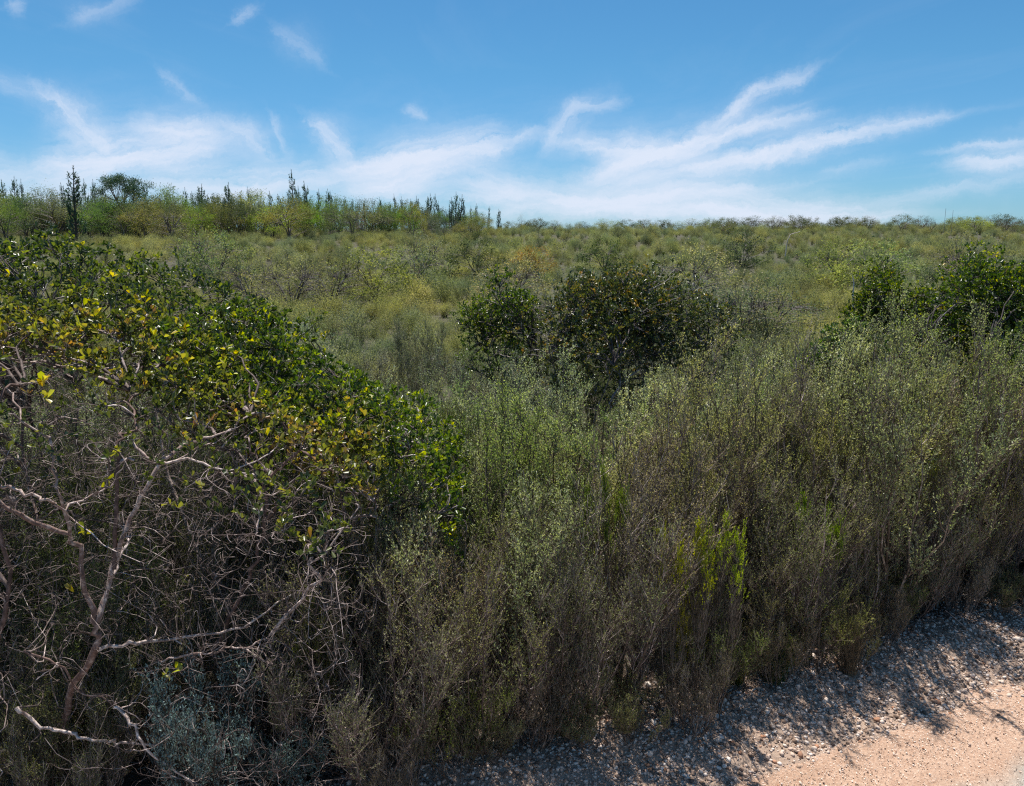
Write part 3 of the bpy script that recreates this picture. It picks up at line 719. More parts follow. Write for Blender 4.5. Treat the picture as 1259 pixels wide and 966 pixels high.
spec = [(52, 470, 2.8, 9, 2), (56, 487, 2.8, 5, 0), (75, 325, 3.9, 6, 2), (66, 320, 3.9, 5, 1), (122, 326, 3.8, 9, 3), (140, 340, 3.7, 5, 1), (158, 345, 3.7, 6, 0),
        (185, 410, 3.1, 5, 0), (225, 440, 3.1, 6, 0), (228, 446, 3.1, 4, 1), (118, 385, 3.0, 5, 2), (320, 492, 3.3, 5, 0), (330, 535, 3.3, 4, 1), (358, 541, 3.35, 3, 2),
        (545, 590, 3.9, 6, 0), (362, 655, 3.3, 4, 0), (128, 595, 2.9, 3, 0), (105, 655, 2.9, 4, 0), (90, 728, 2.85, 3, 1), (215, 825, 3.0, 5, 0), (205, 832, 3.0, 4, 0),
        (30, 300, 4.2, 3, 1), (10, 380, 3.0, 4, 0), (0, 405, 2.9, 4, 1), (45, 405, 2.95, 4, 0), (98, 400, 2.95, 5, 0), (265, 400, 3.4, 4, 0), (280, 430, 3.4, 4, 0), (300, 440, 3.4, 4, 1),
        (430, 500, 3.6, 5, 1), (450, 510, 3.6, 3, 2), (500, 515, 3.7, 3, 0), (520, 512, 3.8, 3, 0), (385, 560, 3.5, 4, 0)]
def on_top(px, py, Y0):
    for Y in np.arange(2.6, 5.0, .02):
        p = W(px, py, Y)
        if p[2] <= float(bushA_top(p[0], Y)) + .03: return p if abs(Y - Y0) < 1.3 else W(px, py, Y0)
    return W(px, py, Y0)
for (a, b, Y, nl, rk) in spec: sp_pts.append((on_top(a, b, Y) if b < 520 else W(a, b, Y), nl, rk))
for i in range(32):
    px = r2.uniform(0, 430); py = 345 + px * .25 + r2.normal(0, 26)
    sp_pts.append((on_top(px, py, 3.2 + px * .0012), 3, int(r2.random() * 6)))
sp_pts = [q_ for q_ in sp_pts if q_[0][1] < 4.0 and (q_[0][0] < -.68 or q_[0][2] < bushA_top(q_[0][0], q_[0][1]) - .15)]
def shiftA(T):            # the rim towards the road carries the yellowing leaves
    f = .06 + np.exp(-((T[:, 1] - ystart(T[:, 0]) - .08) / .42) ** 2) * .31 * (np.sin(T[:, 0] * 5) * .35 + .8)
    return f - .05
g0 = W(88, 850, 3.0)
broad_bush('broadleaf_bush', 31, (g0[0], 3.05, float(height(g0[0], 3.05))), limbsA, canopyA(-3.6, -.60, 2.75, 4.1, .30), 130, 900, 3300, M['broad'], .028, 7, 5200, deadA(-3.2, -.60, 2.7, 4.2),
           'large broad-leaved bush at the left with yellowing rim leaves and bare pinkish branches', single_pts=sp_pts, toneshift=shiftA, topf=bushA_top, twigcol=(1.2, 1.1, 1.1))
def simple_limbs(rng, cx, cy, z1, spread, n, r0=.018):
    L = []
    for i in range(n):
        a = rng.uniform(0, 6.28); b0 = np.array([cx + .08 * math.cos(a), cy + .08 * math.sin(a), float(height(cx, cy)) - .05])
        e = np.array([cx + math.cos(a) * spread[0] * rng.uniform(.5, 1), cy + math.sin(a) * spread[1] * rng.uniform(.5, 1), z1 * rng.uniform(.5, .72)])
        mid = b0 * .5 + e * .5 + np.array([rng.normal(0, .08), rng.normal(0, .08), -.05 + .1 * rng.random()])
        L.append(([b0, b0 * .75 + mid * .25 + [0, 0, .05], mid, e], r0 * rng.uniform(.6, 1), .005))
    return L
rr = np.random.default_rng(8)
broad_bush('broadleaf_bush', 32, (-2.3, 4.9, float(height(-2.3, 4.9))), simple_limbs(rr, -2.3, 4.9, 2.5, (1.3, .6), 9), canopyA(-4.6, -1.2, 4.0, 5.4, .38), 80, 500, 2600, M['broad'], .030, 6, 900, deadA(-3.8, -1.2, 4.2, 5.2),
           'dark green broad-leaved bush just behind the large yellowing one', color=(1.05, 1.08, 1.0), tone=(1.9, 3.6), toneshift=lambda T: -.03)
broad_bush('broadleaf_bush', 33, (-1.05, 4.4, float(height(-1.05, 4.4))), simple_limbs(rr, -1.05, 4.4, 1.95, (.55, .5), 8), canopyA(-1.7, -.24, 3.7, 4.75, .45), 60, 420, 1900, M['broad'], .029, 6, 900, deadA(-1.6, -.3, 3.7, 4.6),
           'glossy green broad-leaved bush sloping down at the right end of the large one', color=(1.05, 1.1, 1.0), tone=(2.0, 3.3))

def dome(cx, cy, z0, z1, rx, ry, seedp=0.0):
    rb = np.random.default_rng(int(seedp) + 500); nb = 11
    a = rb.uniform(0, 6.283, nb); q_ = np.sqrt(rb.random(nb)) * .72
    bx, by = cx + rx * q_ * np.cos(a), cy + ry * q_ * np.sin(a)
    br = rx * rb.uniform(.26, .44, nb); bt = z0 + (z1 - z0) * np.clip(1.0 - .42 * q_ ** 2 - rb.uniform(0, .22, nb), .2, 1); bt[0] = z1
    def f(rng, cnt, lvl):
        k = rng.integers(0, nb, cnt); d = norm(rng.normal(0, 1, (cnt, 3)) + [0, 0, .55])
        rad = br[k] * (1, .8, .62)[2 - lvl] * rng.uniform(.45, 1.45, cnt) ** .7
        z = bt[k] - br[k] + d[:, 2] * rad * 1.15
        z = np.where(rng.random(cnt) < .3, z - rng.random(cnt) * .45 * (z1 - z0), z)
        return np.stack([bx[k] + d[:, 0] * rad, by[k] + d[:, 1] * rad, np.maximum(z, z0 * .5)], 1)
    return f
def deadD(cx, cy, zt, rx, ry):
    def f(rng, cnt):
        return np.stack([cx + rng.uniform(-rx, rx, cnt), cy + rng.uniform(-ry, ry, cnt), .2 + rng.random(cnt) * zt], 1)
    return f
def mid_bush(px, pytop, Y, wpx, label, seed, mat, z0f=.45, color=(1, 1, 1), n3=1500, tone=(1.8, 3.4), leafL=.03, twigcol=(1, 1, 1), ryf=.8):
    p = W(px, pytop, Y); rx = wpx / 2 / F * Y; g = float(height(p[0], Y)); H = p[2]
    rr = np.random.default_rng(seed)
    broad_bush('broadleaf_bush', seed, (p[0], Y, g), simple_limbs(rr, p[0], Y, H, (rx, rx * ryf), 8), dome(p[0], Y, g + (H - g) * z0f, H, rx, rx * ryf, seedp=seed), 60, 400, int(n3 * 1.25), mat, leafL, 6, 500,
               deadD(p[0], Y, H * .8, rx * .8, rx * .6), label, color=color, tone=tone, twigcol=twigcol)
mid_bush(622, 335, 8.0, 120, 'small deep green broad-leaved bush at the left of the orange-tinged one', 41, M['broad'], n3=900, color=(1.05, 1.15, 1.0), tone=(1.8, 4.5))
mid_bush(735, 331, 7.6, 220, 'broad-leaved bush with orange-tinged leaves in the middle of the scrub', 42, M['orange'], n3=2000, color=(.95, 1.05, .9), tone=(1.8, 3.2), twigcol=(1, 1, 1.1))
mid_bush(825, 334, 7.9, 185, 'olive broad-leaved bush joined to the right side of the orange-tinged one', 43, M['orange'], n3=1900, color=(.85, 1.15, .9), tone=(1.8, 3.8), twigcol=(.8, .8, .9))
mid_bush(1120, 328, 8.6, 155, 'dark glossy broad-leaved bush at the right, left of the larger one', 44, M['broad'], n3=1900, color=(1.05, 1.08, 1.0), twigcol=(.6, .6, .65), tone=(1.8, 3.8))
mid_bush(1212, 314, 7.4, 235, 'large dark broad-leaved bush at the right edge with glossy leaves', 45, M['broad'], n3=3400, color=(1.0, 1.02, 1.05), twigcol=(.6, .6, .65), tone=(1.6, 3.6))
mid_bush(1040, 395, 7.0, 120, 'low dark green broad-leaved bush in front of the right hand clump', 46, M['broad'], n3=900, color=(.95, 1.05, .95), tone=(1.6, 4.5))
mid_bush(1245, 400, 6.3, 110, 'dark green leafy bush below the large one at the right edge', 47, M['broad'], n3=800, color=(.8, 1.0, .75), tone=(1.8, 4.0))

# blue-grey shrub low at the left
for (px, py, Y, sx_, lab) in [(250, 850, 3.1, .95, 'blue-grey small-leaved shrub low down below the pale dead branch'), (345, 905, 3.3, .9, 'blue-grey small-leaved shrub right of its taller neighbour at the bottom')]:
    if 'bg' not in PROTO:
        make_proto('bg', M['bluegrey'], 4, seed=15, H=.6, Rd=.30, nst=16, nside=12, ntw=9, nlf=7, leafL=.0125, leafy=.0, side_len=.2)
    p = W(px, py, Y); place('bg', 'blue_grey_shrub', p[0], Y, lab, 'shrub', None, (sx_, sx_, p[2] / .58), None, (1.7, 1.75, 1.8), rng=rng, tilt=.02)

# undergrowth inside and behind the big bush, added to block light and darken its foot
for i in range(56):
    x = rng.uniform(-4.2, -.3); y = rng.uniform(3.4, 6.8)
    if sdist(x, y) < .6: continue
    key = ('dry_a', 'plume_b', 'dry_b', 'mid_b')[i % 4]
    place(key, 'undergrowth_shrub', x, y, ('dull twiggy', 'grey-green feathery', 'brown half-bare', 'olive leafy')[i % 4] + ' shrub added for shade ' + ('under the left edge of' if x < -2.6 else 'behind the middle of' if x < -1.4 else 'behind the right end of') + ' the big left bush', 'shrub', 'shrubs growing under the big left bush', rng.uniform(.8, 1.0), None, (.85, .95, .8), rng=rng)

k_ = 0
for y in np.arange(2.95, 3.75, .2):
    for x in np.arange(-2.3, -.7, .30):
        xx, yy = x + rng.normal(0, .07), y + rng.normal(0, .05)
        if sdist(xx, yy) < .42 or rng.random() < .18 or (-1.75 < xx < -1.35 and yy < 3.05): continue
        if 165 < px_of(xx, yy, .4)[0] < 425 and yy < 3.4: continue
        key = ('low_a', 'dry_b', 'low_a', 'plume_b', 'dry_a')[k_ % 5]; k_ += 1
        hsc = rng.uniform(.45, .8) if key != 'low_a' else rng.uniform(.7, 1.2)
        place(key, 'undergrowth_shrub', xx, yy, ('low leafy', 'brown twiggy', 'low dull green', 'grey-green feathery', 'half-bare mauve')[(k_ - 1) % 5] + ' shrub ' + ('at the left foot of' if xx < -1.7 else 'under the middle of' if xx < -1.2 else 'at the right foot of') + ' the big left bush, ' + ('front' if yy < 3.3 else 'farther in'), 'shrub', 'shrubs growing under the big left bush', hsc, None, (1.3, 1.3, 1.5), (1.2, 1.15, 1.15), rng=rng)
# low shrublets that carry the foliage down to the stones
uu = -1.6; k_ = 0
while uu < 5.0:
    x, y = toworld(uu, (.36 if uu < .2 else .46 if uu < 1.2 else .56) + rng.normal(0, .07)); px, _ = px_of(x, y, .3); uu += rng.uniform(.16, .36); k_ += 1
    if x < -1.2: continue
    c_ = ((1.3, 1.25, 1.5), (1.6, 1.35, 2.0), (1.1, 1.2, 1.0))[k_ % 3]
    place(('low_a', 'dry_b', 'low_a')[k_ % 3], 'low_shrub', x, y, ('grey-green', 'pale brown', 'dull green')[k_ % 3] + ' low shrub on the edge of the stones, ' + zone(px), 'shrub', 'low shrubs along the edge of the stones', rng.uniform(.55, 1.0) if k_ % 3 != 1 else rng.uniform(.3, .5), None, c_, (1.1, 1.05, 1), rng=rng)
# grass tufts and rush clumps at the foot
def tuft(key, seed, H, nbl, wdt, spread, mat):
    rng = np.random.default_rng(seed); a = Acc(); n = 6
    an = rng.uniform(0, 6.28, nbl); b = np.stack([np.cos(an), np.sin(an), 0 * an], 1) * rng.uniform(0, .05, (nbl, 1))
    tip = b + np.stack([np.cos(an) * spread * rng.random(nbl), np.sin(an) * spread * rng.random(nbl), H * rng.uniform(.5, 1, nbl)], 1)
    P = bez(b, tip, np.array([[0, 0, 1.0]]) + b * 3, n, .05, rng)
    tubes(a, P, np.linspace(wdt, wdt * .25, n)[None] * np.ones((nbl, 1)), rng.random(nbl), 3)
    PROTO[key] = [('blades', a.mesh('blades', mat), 'stuff')]
tuft('grass', 51, .32, 170, .0022, .14, M['fine']); tuft('rush', 52, .8, 300, .0013, .34, M['brown'])
for (px, py, sc, key, colr, lab) in [(950, 838, 1.0, 'grass', (1.0, 1.25, .9), 'fresh green grass tuft at the gravel edge'), (975, 822, .8, 'grass', (1.2, 1.2, .8), 'small dull grass tuft right of the fresh green one'),
    (1045, 828, .7, 'rush', (1.2, 1.1, .8), 'dense dark rush clump leaning over the stones'), (905, 840, .7, 'grass', (1.5, 1.3, .9), 'straw-coloured grass tuft left of the fresh green one'),
    (690, 905, .8, 'grass', (1.2, 1.0, .7), 'dry brown grass tuft beside the fallen branch')]:
    d = ray(px, py); t = (CAMZ - .12) / -d[2]; place(key, 'grass_tuft' if key == 'grass' else 'rush_clump', d[0] * t, d[1] * t, lab, 'grass', None, sc, None, colr, rng=rng)
# fallen branches
def stick(pts, r0, r1, label, name='fallen_branch', col=(1, 1, 1), cat='branch'):
    pts = np.asarray(pts, float); rr = np.random.default_rng(int(abs(pts[0, 0]) * 1000))
    s = np.linspace(0, len(pts) - 1, (len(pts) - 1) * 4 + 1); P = np.stack([np.interp(s, np.arange(len(pts)), pts[:, i]) for i in range(3)], 1)
    P[1:-1] += rr.normal(0, .006, P[1:-1].shape) * min(1, r0 * 60)
    a = Acc(); tubes(a, (P - pts[0])[None], np.linspace(r0, r1, len(P))[None], np.array([.8]), 6)
    setp(link(name, a.mesh(name, M['bark'], True), loc=tuple(pts[0]), color=col), label, cat)
def G(px, py, z=.14): d = ray(px, py); t = (CAMZ - z) / -d[2]; return np.array([d[0] * t, d[1] * t, z])
stick([G(535, 950), G(552, 925), G(575, 910), G(600, 905)], .014, .008, 'dark curved dead branch lying under the thicket', col=(.8, .8, .8))
stick([G(590, 905, .15), G(630, 898, .17), G(665, 897, .16), G(700, 893, .14)], .012, .005, 'thin grey dead branch lying on the ground right of the curved one')
for (px, py, h, Y, lab) in [(1050, 365, 28, 14, 'short white dead stick standing in the scrub'), (993, 250, 0, 0, '')][:1]:
    a = W(px, py, Y); b = W(px - 1, py - h, Y); stick([a - [0, 0, .5], (a + b) / 2, b], .014, .008, lab, 'dead_stick', (2, 2, 2), 'stick')
a = W(957, 300, 30); b = W(962, 250, 30)

# ------------------------------------------------------------------ slope scrub beyond the thicket
darks = []
rngs = np.random.default_rng(60)
nind = 0
cell = .72
pts = []
for y in np.arange(7.6, 15, cell):
    for x in np.arange(-10, 12, cell):
        xx, yy = x + rngs.normal(0, .17), y + rngs.normal(0, .17)
        if sdist(xx, yy) < 4.3 or abs(xx) > .72 * yy + .6: continue
        pts.append((xx, yy))
pts.sort(key=lambda p: p[1])
occ = [(W(622, 400, 8.0), .45), (W(738, 400, 7.6), .6), (W(825, 400, 7.9), .6), (W(1118, 400, 8.6), .5), (W(1205, 400, 7.6), .8)]
for xx, yy in pts[:170]:
    if any(math.hypot(xx - p[0], yy - p[1]) < r for p, r in occ): continue
    key = ('mid_a', 'mid_b', 'mid_c', 'plume_b')[int(rngs.random() * 4)]
    colr = (GREY, GREEN, OLIVE, SILVER)[int(rngs.random() * 4)]
    word = {GREY: 'grey-green', GREEN: 'fresh green', OLIVE: 'olive', SILVER: 'silvery'}[colr]
    px, _ = px_of(xx, yy, 1)
    zn = 'left of the orange-tinged bush' if px < 660 else 'behind the orange-tinged bush' if px < 900 else 'in front of the ridge at the right'
    place(key, 'scrub_shrub', xx, yy, f'{word} waist-high shrub of the lower slope {zn}', 'shrub', 'waist-high shrubs of the lower slope', rngs.uniform(.72, .95), None, colr, rng=rngs); nind += 1
last = pts[170][1] if len(pts) > 170 else 15
print('scrub individuals', nind, 'to y', last)

# low-poly shrubs for the far slope, instanced by geometry nodes as one mass
def far_proto(seed, H, Rd, nl, leafL, mat):
    rng = np.random.default_rng(seed); fo = Acc()
    nc = 26; a = rng.uniform(0, 6.28, nc); r = Rd * rng.random(nc) ** .5
    cz = H * (.45 + .5 * rng.random(nc)) * (1 - .35 * (r / Rd) ** 2)
    cc = np.stack([r * np.cos(a), r * np.sin(a), cz], 1)
    b = np.stack([cc[:, 0] * .15, cc[:, 1] * .15, 0 * r], 1)
    P = bez(b, cc, np.array([[0, 0, 1.0]]) + 0 * b, 4, .06, rng)
    tubes(fo, P, np.linspace(.008, .004, 4)[None] * np.ones((nc, 1)), np.full(nc, .15), 3)
    ci = rng.integers(0, nc, nl); s = rng.random((nl, 1)) ** .6
    LP = P[ci, 2] * (1 - s) + P[ci, 3] * s + rng.normal(0, 1, (nl, 3)) * [.085, .085, .10]
    leaves(fo, LP, norm(rng.normal(0, .8, (nl, 3)) + [0, 0, .9]), rng.normal(0, 1, (nl, 3)), leafL * rng.uniform(.6, 1.4, nl), leafL * rng.uniform(.25, .5, nl), np.clip(rng.beta(2, 2.5, nc)[ci] * .7 + rng.random(nl) * .3, 0, 1))
    return fo.mesh('scrub_tuft', mat)
pc = bpy.data.collections.new('scrub_tufts')
for i, (H, Rd, nl, lf) in enumerate([(.85, .42, 2600, .030), (.7, .5, 2600, .030), (1.0, .36, 2600, .030), (.6, .36, 1500, .034), (1.1, .5, 1700, .05), (.9, .4, 500, .05)]):
    pc.objects.link(bpy.data.objects.new('scrub_tuft_%d' % i, far_proto(70 + i, H, Rd, nl, lf, M['far'])))
P_ = []
for (y0, y1, den) in ((last - .3, 22, 3.2), (22, 36, 2.4), (36, 58, 1.7), (58, 96, 1.1)):
    wmax = .74 * y1 + 5; cnt = int((y1 - y0) * 2 * wmax * den)
    x = rngs.uniform(-wmax, wmax, cnt); y = rngs.uniform(y0, y1, cnt)
    k = np.abs(x) < .74 * y + 4; P_.append(np.stack([x[k], y[k]], 1))
# flanks outside the view close by, so a step to the side still finds scrub
cnt = 900; x = rngs.uniform(-16, 16, cnt); y = rngs.uniform(2, last + 2, cnt)
k = (np.abs(x) > .72 * y + .6) & (sdist(x, y) > 1.3) & ~((x < -1) & (x > -5) & (y < 6)); P_.append(np.stack([x[k], y[k]], 1))
P_ = np.concatenate(P_); N_ = len(P_); print('scrub instances', N_)
zz = height(P_[:, 0], P_[:, 1]) - .04
me = bpy.data.meshes.new('slope_scrub'); me.vertices.add(N_); me.vertices.foreach_set('co', np.stack([P_[:, 0], P_[:, 1], zz], 1).astype(np.float32).ravel())
clump = .5 + .5 * np.sin(P_[:, 0] * .55 + 2 * np.sin(P_[:, 1] * .23)) * np.sin(P_[:, 1] * .41 + P_[:, 0] * .13)
scv = rngs.uniform(.45, .88, N_) * (.75 + .45 * clump) * (1 + .35 * (rngs.random(N_) < .05))
for nm, tp, val in (('sc', 'FLOAT', scv), ('rz', 'FLOAT', rngs.uniform(0, 6.28, N_)), ('idx', 'INT', np.where(P_[:, 1] < 30, rngs.integers(0, 5, N_), rngs.integers(0, 5, N_)))):
    at = me.attributes.new(nm, tp, 'POINT'); at.data.foreach_set('value', val.astype(np.float32 if tp == 'FLOAT' else np.int32))
me.materials.append(M['far'])
scr = setp(link('slope_scrub', me), 'olive grey-green scrub carpeting the slope up to the skyline', 'scrub', kind='stuff')
gt = bpy.data.node_groups.new('scatter_scrub', 'GeometryNodeTree'); gt.is_modifier = True
gt.interface.new_socket('Geometry', in_out='INPUT', socket_type='NodeSocketGeometry'); gt.interface.new_socket('Geometry', in_out='OUTPUT', socket_type='NodeSocketGeometry')
q = NT(gt); gi = q.n('NodeGroupInput'); go = q.n('NodeGroupOutput')
ci = q.n('GeometryNodeCollectionInfo', {'transform_space': 'RELATIVE'}); ci.inputs['Collection'].default_value = pc; ci.inputs['Separate Children'].default_value = True; ci.inputs['Reset Children'].default_value = True
def na(nm, tp): x = q.n('GeometryNodeInputNamedAttribute', {'data_type': tp}); x.inputs['Name'].default_value = nm; return x.outputs['Attribute']
iop = q.n('GeometryNodeInstanceOnPoints'); L = gt.links
L.new(gi.outputs[0], iop.inputs['Points']); L.new(ci.outputs[0], iop.inputs['Instance']); iop.inputs['Pick Instance'].default_value = True
L.new(na('idx', 'INT'), iop.inputs['Instance Index'])
cx_ = q.n('ShaderNodeCombineXYZ'); L.new(na('rz', 'FLOAT'), cx_.inputs[2]); L.new(cx_.outputs[0], iop.inputs['Rotation']); L.new(na('sc', 'FLOAT'), iop.inputs['Scale'])
L.new(iop.outputs[0], go.inputs[0])
md = scr.modifiers.new('scatter', 'NODES'); md.node_group = gt

# single darker shrubs one can pick out on the slope
def crown_proto(key, seed, H, Rx, nb, nl, leafL, mat, name_tr='trunk', shape='round', z0=.25, clump=.14, ntr=4, barkcol='twig'):
    rng = np.random.default_rng(seed); tr = Acc(); cr = Acc()
    a = rng.uniform(0, 6.28, nb); r = Rx * rng.random(nb) ** .5
    if shape == 'umbrella': z = H * (.70 + .30 * rng.random(nb) ** .6) * (1 - .12 * (r / Rx) ** 2)
    else: z = H * (z0 + (1 - z0) * rng.random(nb) ** .7 * np.sqrt(np.clip(1 - (r / Rx) ** 2 * .75, .05, 1)))
    T_ = np.stack([r * np.cos(a), r * np.sin(a), z], 1)
    an = rng.uniform(0, 6.28, ntr); top = np.stack([np.cos(an) * Rx * .35, np.sin(an) * Rx * .35, 0 * an + H * .6], 1)
    TP = bez(top * [.05, .05, 0], top, np.array([[0, 0, 1.0]]) + 0 * top, 7, .05, rng)
    tubes(tr, TP, np.linspace(H * .016, H * .006, 7)[None] * np.ones((ntr, 1)), rng.random(ntr), 5)
    nd = TP.reshape(-1, 3); j = nearest(T_, nd); P = bez(nd[j], T_, T_ - nd[j] + [0, 0, .2], 5, .08, rng)
    tubes(tr, P, np.linspace(H * .006, H * .002, 5)[None] * (.55 if nb > 90 else 1) * np.ones((nb, 1)), rng.random(nb), 3)
    ci_ = rng.integers(0, nb, nl); cl = H * clump * .5
    LP = T_[ci_] + rng.normal(0, 1, (nl, 3)) * [cl, cl, cl * .7]
    leaves(cr, LP, norm(rng.normal(0, 1, (nl, 3)) + [0, 0, .4]), rng.normal(0, 1, (nl, 3)), leafL * rng.uniform(.6, 1.3, nl), leafL * rng.uniform(.35, .6, nl), np.clip(rng.random(nb)[ci_] * .6 + rng.random(nl) * .4, 0, 1))
    PROTO[key] = [(name_tr, tr.mesh(name_tr, M[barkcol]), None), ('crown', cr.mesh('crown', mat), 'stuff')]
def pine_proto(key, seed, H, dens=1.0, wide=.22):
    rng = np.random.default_rng(seed); tr = Acc(); cr = Acc()
    lean = rng.normal(0, .03 * H, 2); tz = np.linspace(0, H, 9); tp = np.stack([lean[0] * (tz / H) ** 2, lean[1] * (tz / H) ** 2, tz], 1)
    tubes(tr, tp[None], np.linspace(H * .018, H * .003, 9)[None], np.array([.3]), 5)
    for z in np.arange(.06 * H, H * .86, H * .055 / dens):
        nb = int(rng.integers(3, 6)); f = z / H
        for b in range(nb):
            a = rng.uniform(0, 6.28); l = H * wide * (1 - f) ** .75 * rng.uniform(.55, 1.15) + .05 * H
            c = np.array([np.interp(z, tz, tp[:, 0]), np.interp(z, tz, tp[:, 1]), z])
            e = c + np.array([math.cos(a) * l * .62, math.sin(a) * l * .62, l * rng.uniform(.7, 1.25)])
            P = bez(c[None], e[None], np.array([[math.cos(a), math.sin(a), .15]]), 5, .04, rng)
            tubes(tr, P, np.linspace(H * .005, H * .002, 5)[None], np.array([.3]), 3)
            m_ = int(8 + 30 * (1 - f)); s = rng.uniform(.3, 1.0, m_) * 4; i0 = np.clip(s.astype(int), 0, 3); fr = (s - i0)[:, None]
            LP = P[0, i0] * (1 - fr) + P[0, i0 + 1] * fr; dirv = norm(P[0, i0 + 1] - P[0, i0])
            leaves(cr, LP, norm(dirv * .9 + norm(rng.normal(0, 1, (m_, 3))) * .8), rng.normal(0, 1, (m_, 3)), np.full(m_, H * .032), np.full(m_, H * .009), rng.random(m_))
    m_ = 46; LP = np.stack([np.full(m_, lean[0]), np.full(m_, lean[1]), (.80 + .2 * rng.random(m_) ** 1.5) * H], 1)
    leaves(cr, LP, norm(norm(rng.normal(0, 1, (m_, 3))) * .6 + [0, 0, .9]), rng.normal(0, 1, (m_, 3)), np.full(m_, H * .022), np.full(m_, H * .006), rng.random(m_))
    PROTO[key] = [('trunk', tr.mesh('trunk', M['brown'], True), None), ('crown', cr.mesh('crown', M['pine']), 'stuff')]
pine_proto('pine_a', 81, 4.0, 1.0, .13); pine_proto('pine_b', 82, 4.0, .8, .10); pine_proto('pine_c', 83, 4.0, 1.2, .18); pine_proto('pine_d', 84, 4.0, .7, .08)
crown_proto('round_a', 85, 3.0, 1.7, 60, 5200, .09, M['far'])
crown_proto('round_b', 86, 3.0, 1.5, 45, 4200, .08, M['far'], clump=.12)
crown_proto('bare_a', 87, 3.0, 1.5, 120, 1800, .06, M['far'], z0=.1, ntr=7)
crown_proto('umbrella', 88, 5.0, 1.8, 34, 7500, .11, M['pine'], shape='umbrella', clump=.09, ntr=8, barkcol='twig')
crown_proto('bush_a', 89, 1.2, .8, 40, 3000, .05, M['far'], z0=.1)
crown_proto('bush_b', 90, 1.2, .75, 260, 2600, .035, M['far'], z0=.15, ntr=6, clump=.10)

def at_px(key, name, px, pytop, Y, Hp, label, cat, group=None, color=(1, 1, 1), wx=None, tw=None):
    p = W(px, pytop, Y); g = float(height(p[0], Y)); s = max((p[2] - g + .05) / Hp, .1)
    return place(key, name, p[0], Y, label, cat, group, (s * (wx or 1), s * (wx or 1), s), None, color, tw, rng=rngs, sink=.05, tilt=.03)
# dark or bare shrubs dotted over the slope
for i, (px, py, Y, key, colr, lab) in enumerate([
    (305, 304, 24, 'bush_b', (.5, .5, .5), 'dark bare rounded shrub on the left slope, left of two'), (405, 308, 24, 'bush_b', (.5, .5, .5), 'dark bare rounded shrub on the left slope, right of two'),
    (355, 308, 23, 'bush_b', (.8, .8, .9), 'grey twiggy shrub between two dark bare shrubs'), (240, 276, 34, 'bush_b', (.8, .8, .85), 'greyish twiggy shrub below the pines at the left'),
    (262, 280, 32, 'bush_a', (.6, .7, .6), 'dark green low shrub right of the greyish twiggy one'), (915, 280, 38, 'bush_a', (.45, .5, .5), 'dark rounded bush below the right skyline'),
    (1035, 293, 30, 'bush_a', (.6, .62, .45), 'dark olive bush on the right slope'), (950, 338, 17, 'bush_b', (.4, .5, .6), 'small blackish shrub in the middle of the right slope'),
    (912, 336, 17, 'bush_b', (.9, .8, .9), 'small mauve-grey shrub left of the blackish one'), (745, 292, 34, 'bush_a', (.4, .5, .4), 'small dark bush below the centre of the skyline'),
    (585, 290, 33, 'bush_a', (.5, .55, .4), 'dark green bush below the right end of the pines'), (520, 285, 34, 'bush_b', (.8, .8, .9), 'grey dead-looking shrub below the pines'),
    (505, 298, 28, 'bush_a', (.55, .6, .45), 'low dark shrub in front of the grey dead-looking one'), (630, 310, 24, 'bush_b', (.9, .8, .85), 'mauve-grey twiggy shrub in the middle of the slope'),
    (655, 300, 34, 'bush_a', (.95, .62, .5), 'small rust-brown bush on the middle slope'), (855, 300, 24, 'bush_b', (.8, .8, .9), 'grey twiggy shrub on the middle slope at the right'),
    (1080, 290, 28, 'bush_a', (.8, .9, .6), 'olive bush right of the dark olive one'), (1200, 282, 26, 'bush_b', (.6, .6, .65), 'dark twiggy shrub on the far right slope'),
    (460, 300, 26, 'bush_a', (.85, .95, .7), 'mid green low bush on the left slope'), (700, 330, 15, 'bush_b', (.8, .75, .9), 'dull mauve shrub above the orange-tinged bush')]):
    at_px(key, 'slope_shrub', px, py, Y, 1.2, lab, 'shrub', color=colr, tw=(.8, .8, .85))

# ------------------------------------------------------------------ tree line at the left
UC = 'young pines standing on the skyline'
pines = [(2, 222, 72), (12, 218, 74), (22, 222, 70), (85, 203, 54), (78, 226, 60), (93, 228, 61), (103, 222, 76), (111, 226, 76), (118, 222, 74), (125, 226, 75), (180, 226, 76), (226, 232, 72), (236, 236, 74), (244, 228, 72), (253, 240, 74), (260, 239, 72), (268, 240, 73), (279, 226, 70), (272, 240, 68), (293, 237, 72), (303, 231, 74), (308, 237, 73), (335, 236, 74), (359, 208, 74), (354, 234, 72), (366, 230, 72), (378, 224, 70), (374, 234, 71), (389, 234, 70), (404, 234, 70), (410, 236, 71), (425, 243, 74), (431, 246, 72), (468, 244, 76), (487, 240, 74), (495, 243, 74), (506, 246, 74), (513, 243, 72), (523, 243, 73), (527, 240, 72), (534, 240, 72), (539, 249, 71), (555, 244, 68), (560, 238, 67), (565, 241, 68), (571, 252, 68), (579, 255, 69), (585, 252, 70), (600, 255, 72), (613, 259, 74), (150, 232, 76), (205, 236, 78), (345, 240, 76), (446, 248, 78), (478, 250, 76)]
sgn = {3: 'tallest dark pine at the left standing in front of the tree line', 23: 'tall thin spire pine rising above the middle of the tree line', 43: 'tallest pine of the dark clump near the right end of the tree line', 49: 'last small pine at the right end of the tree line'}
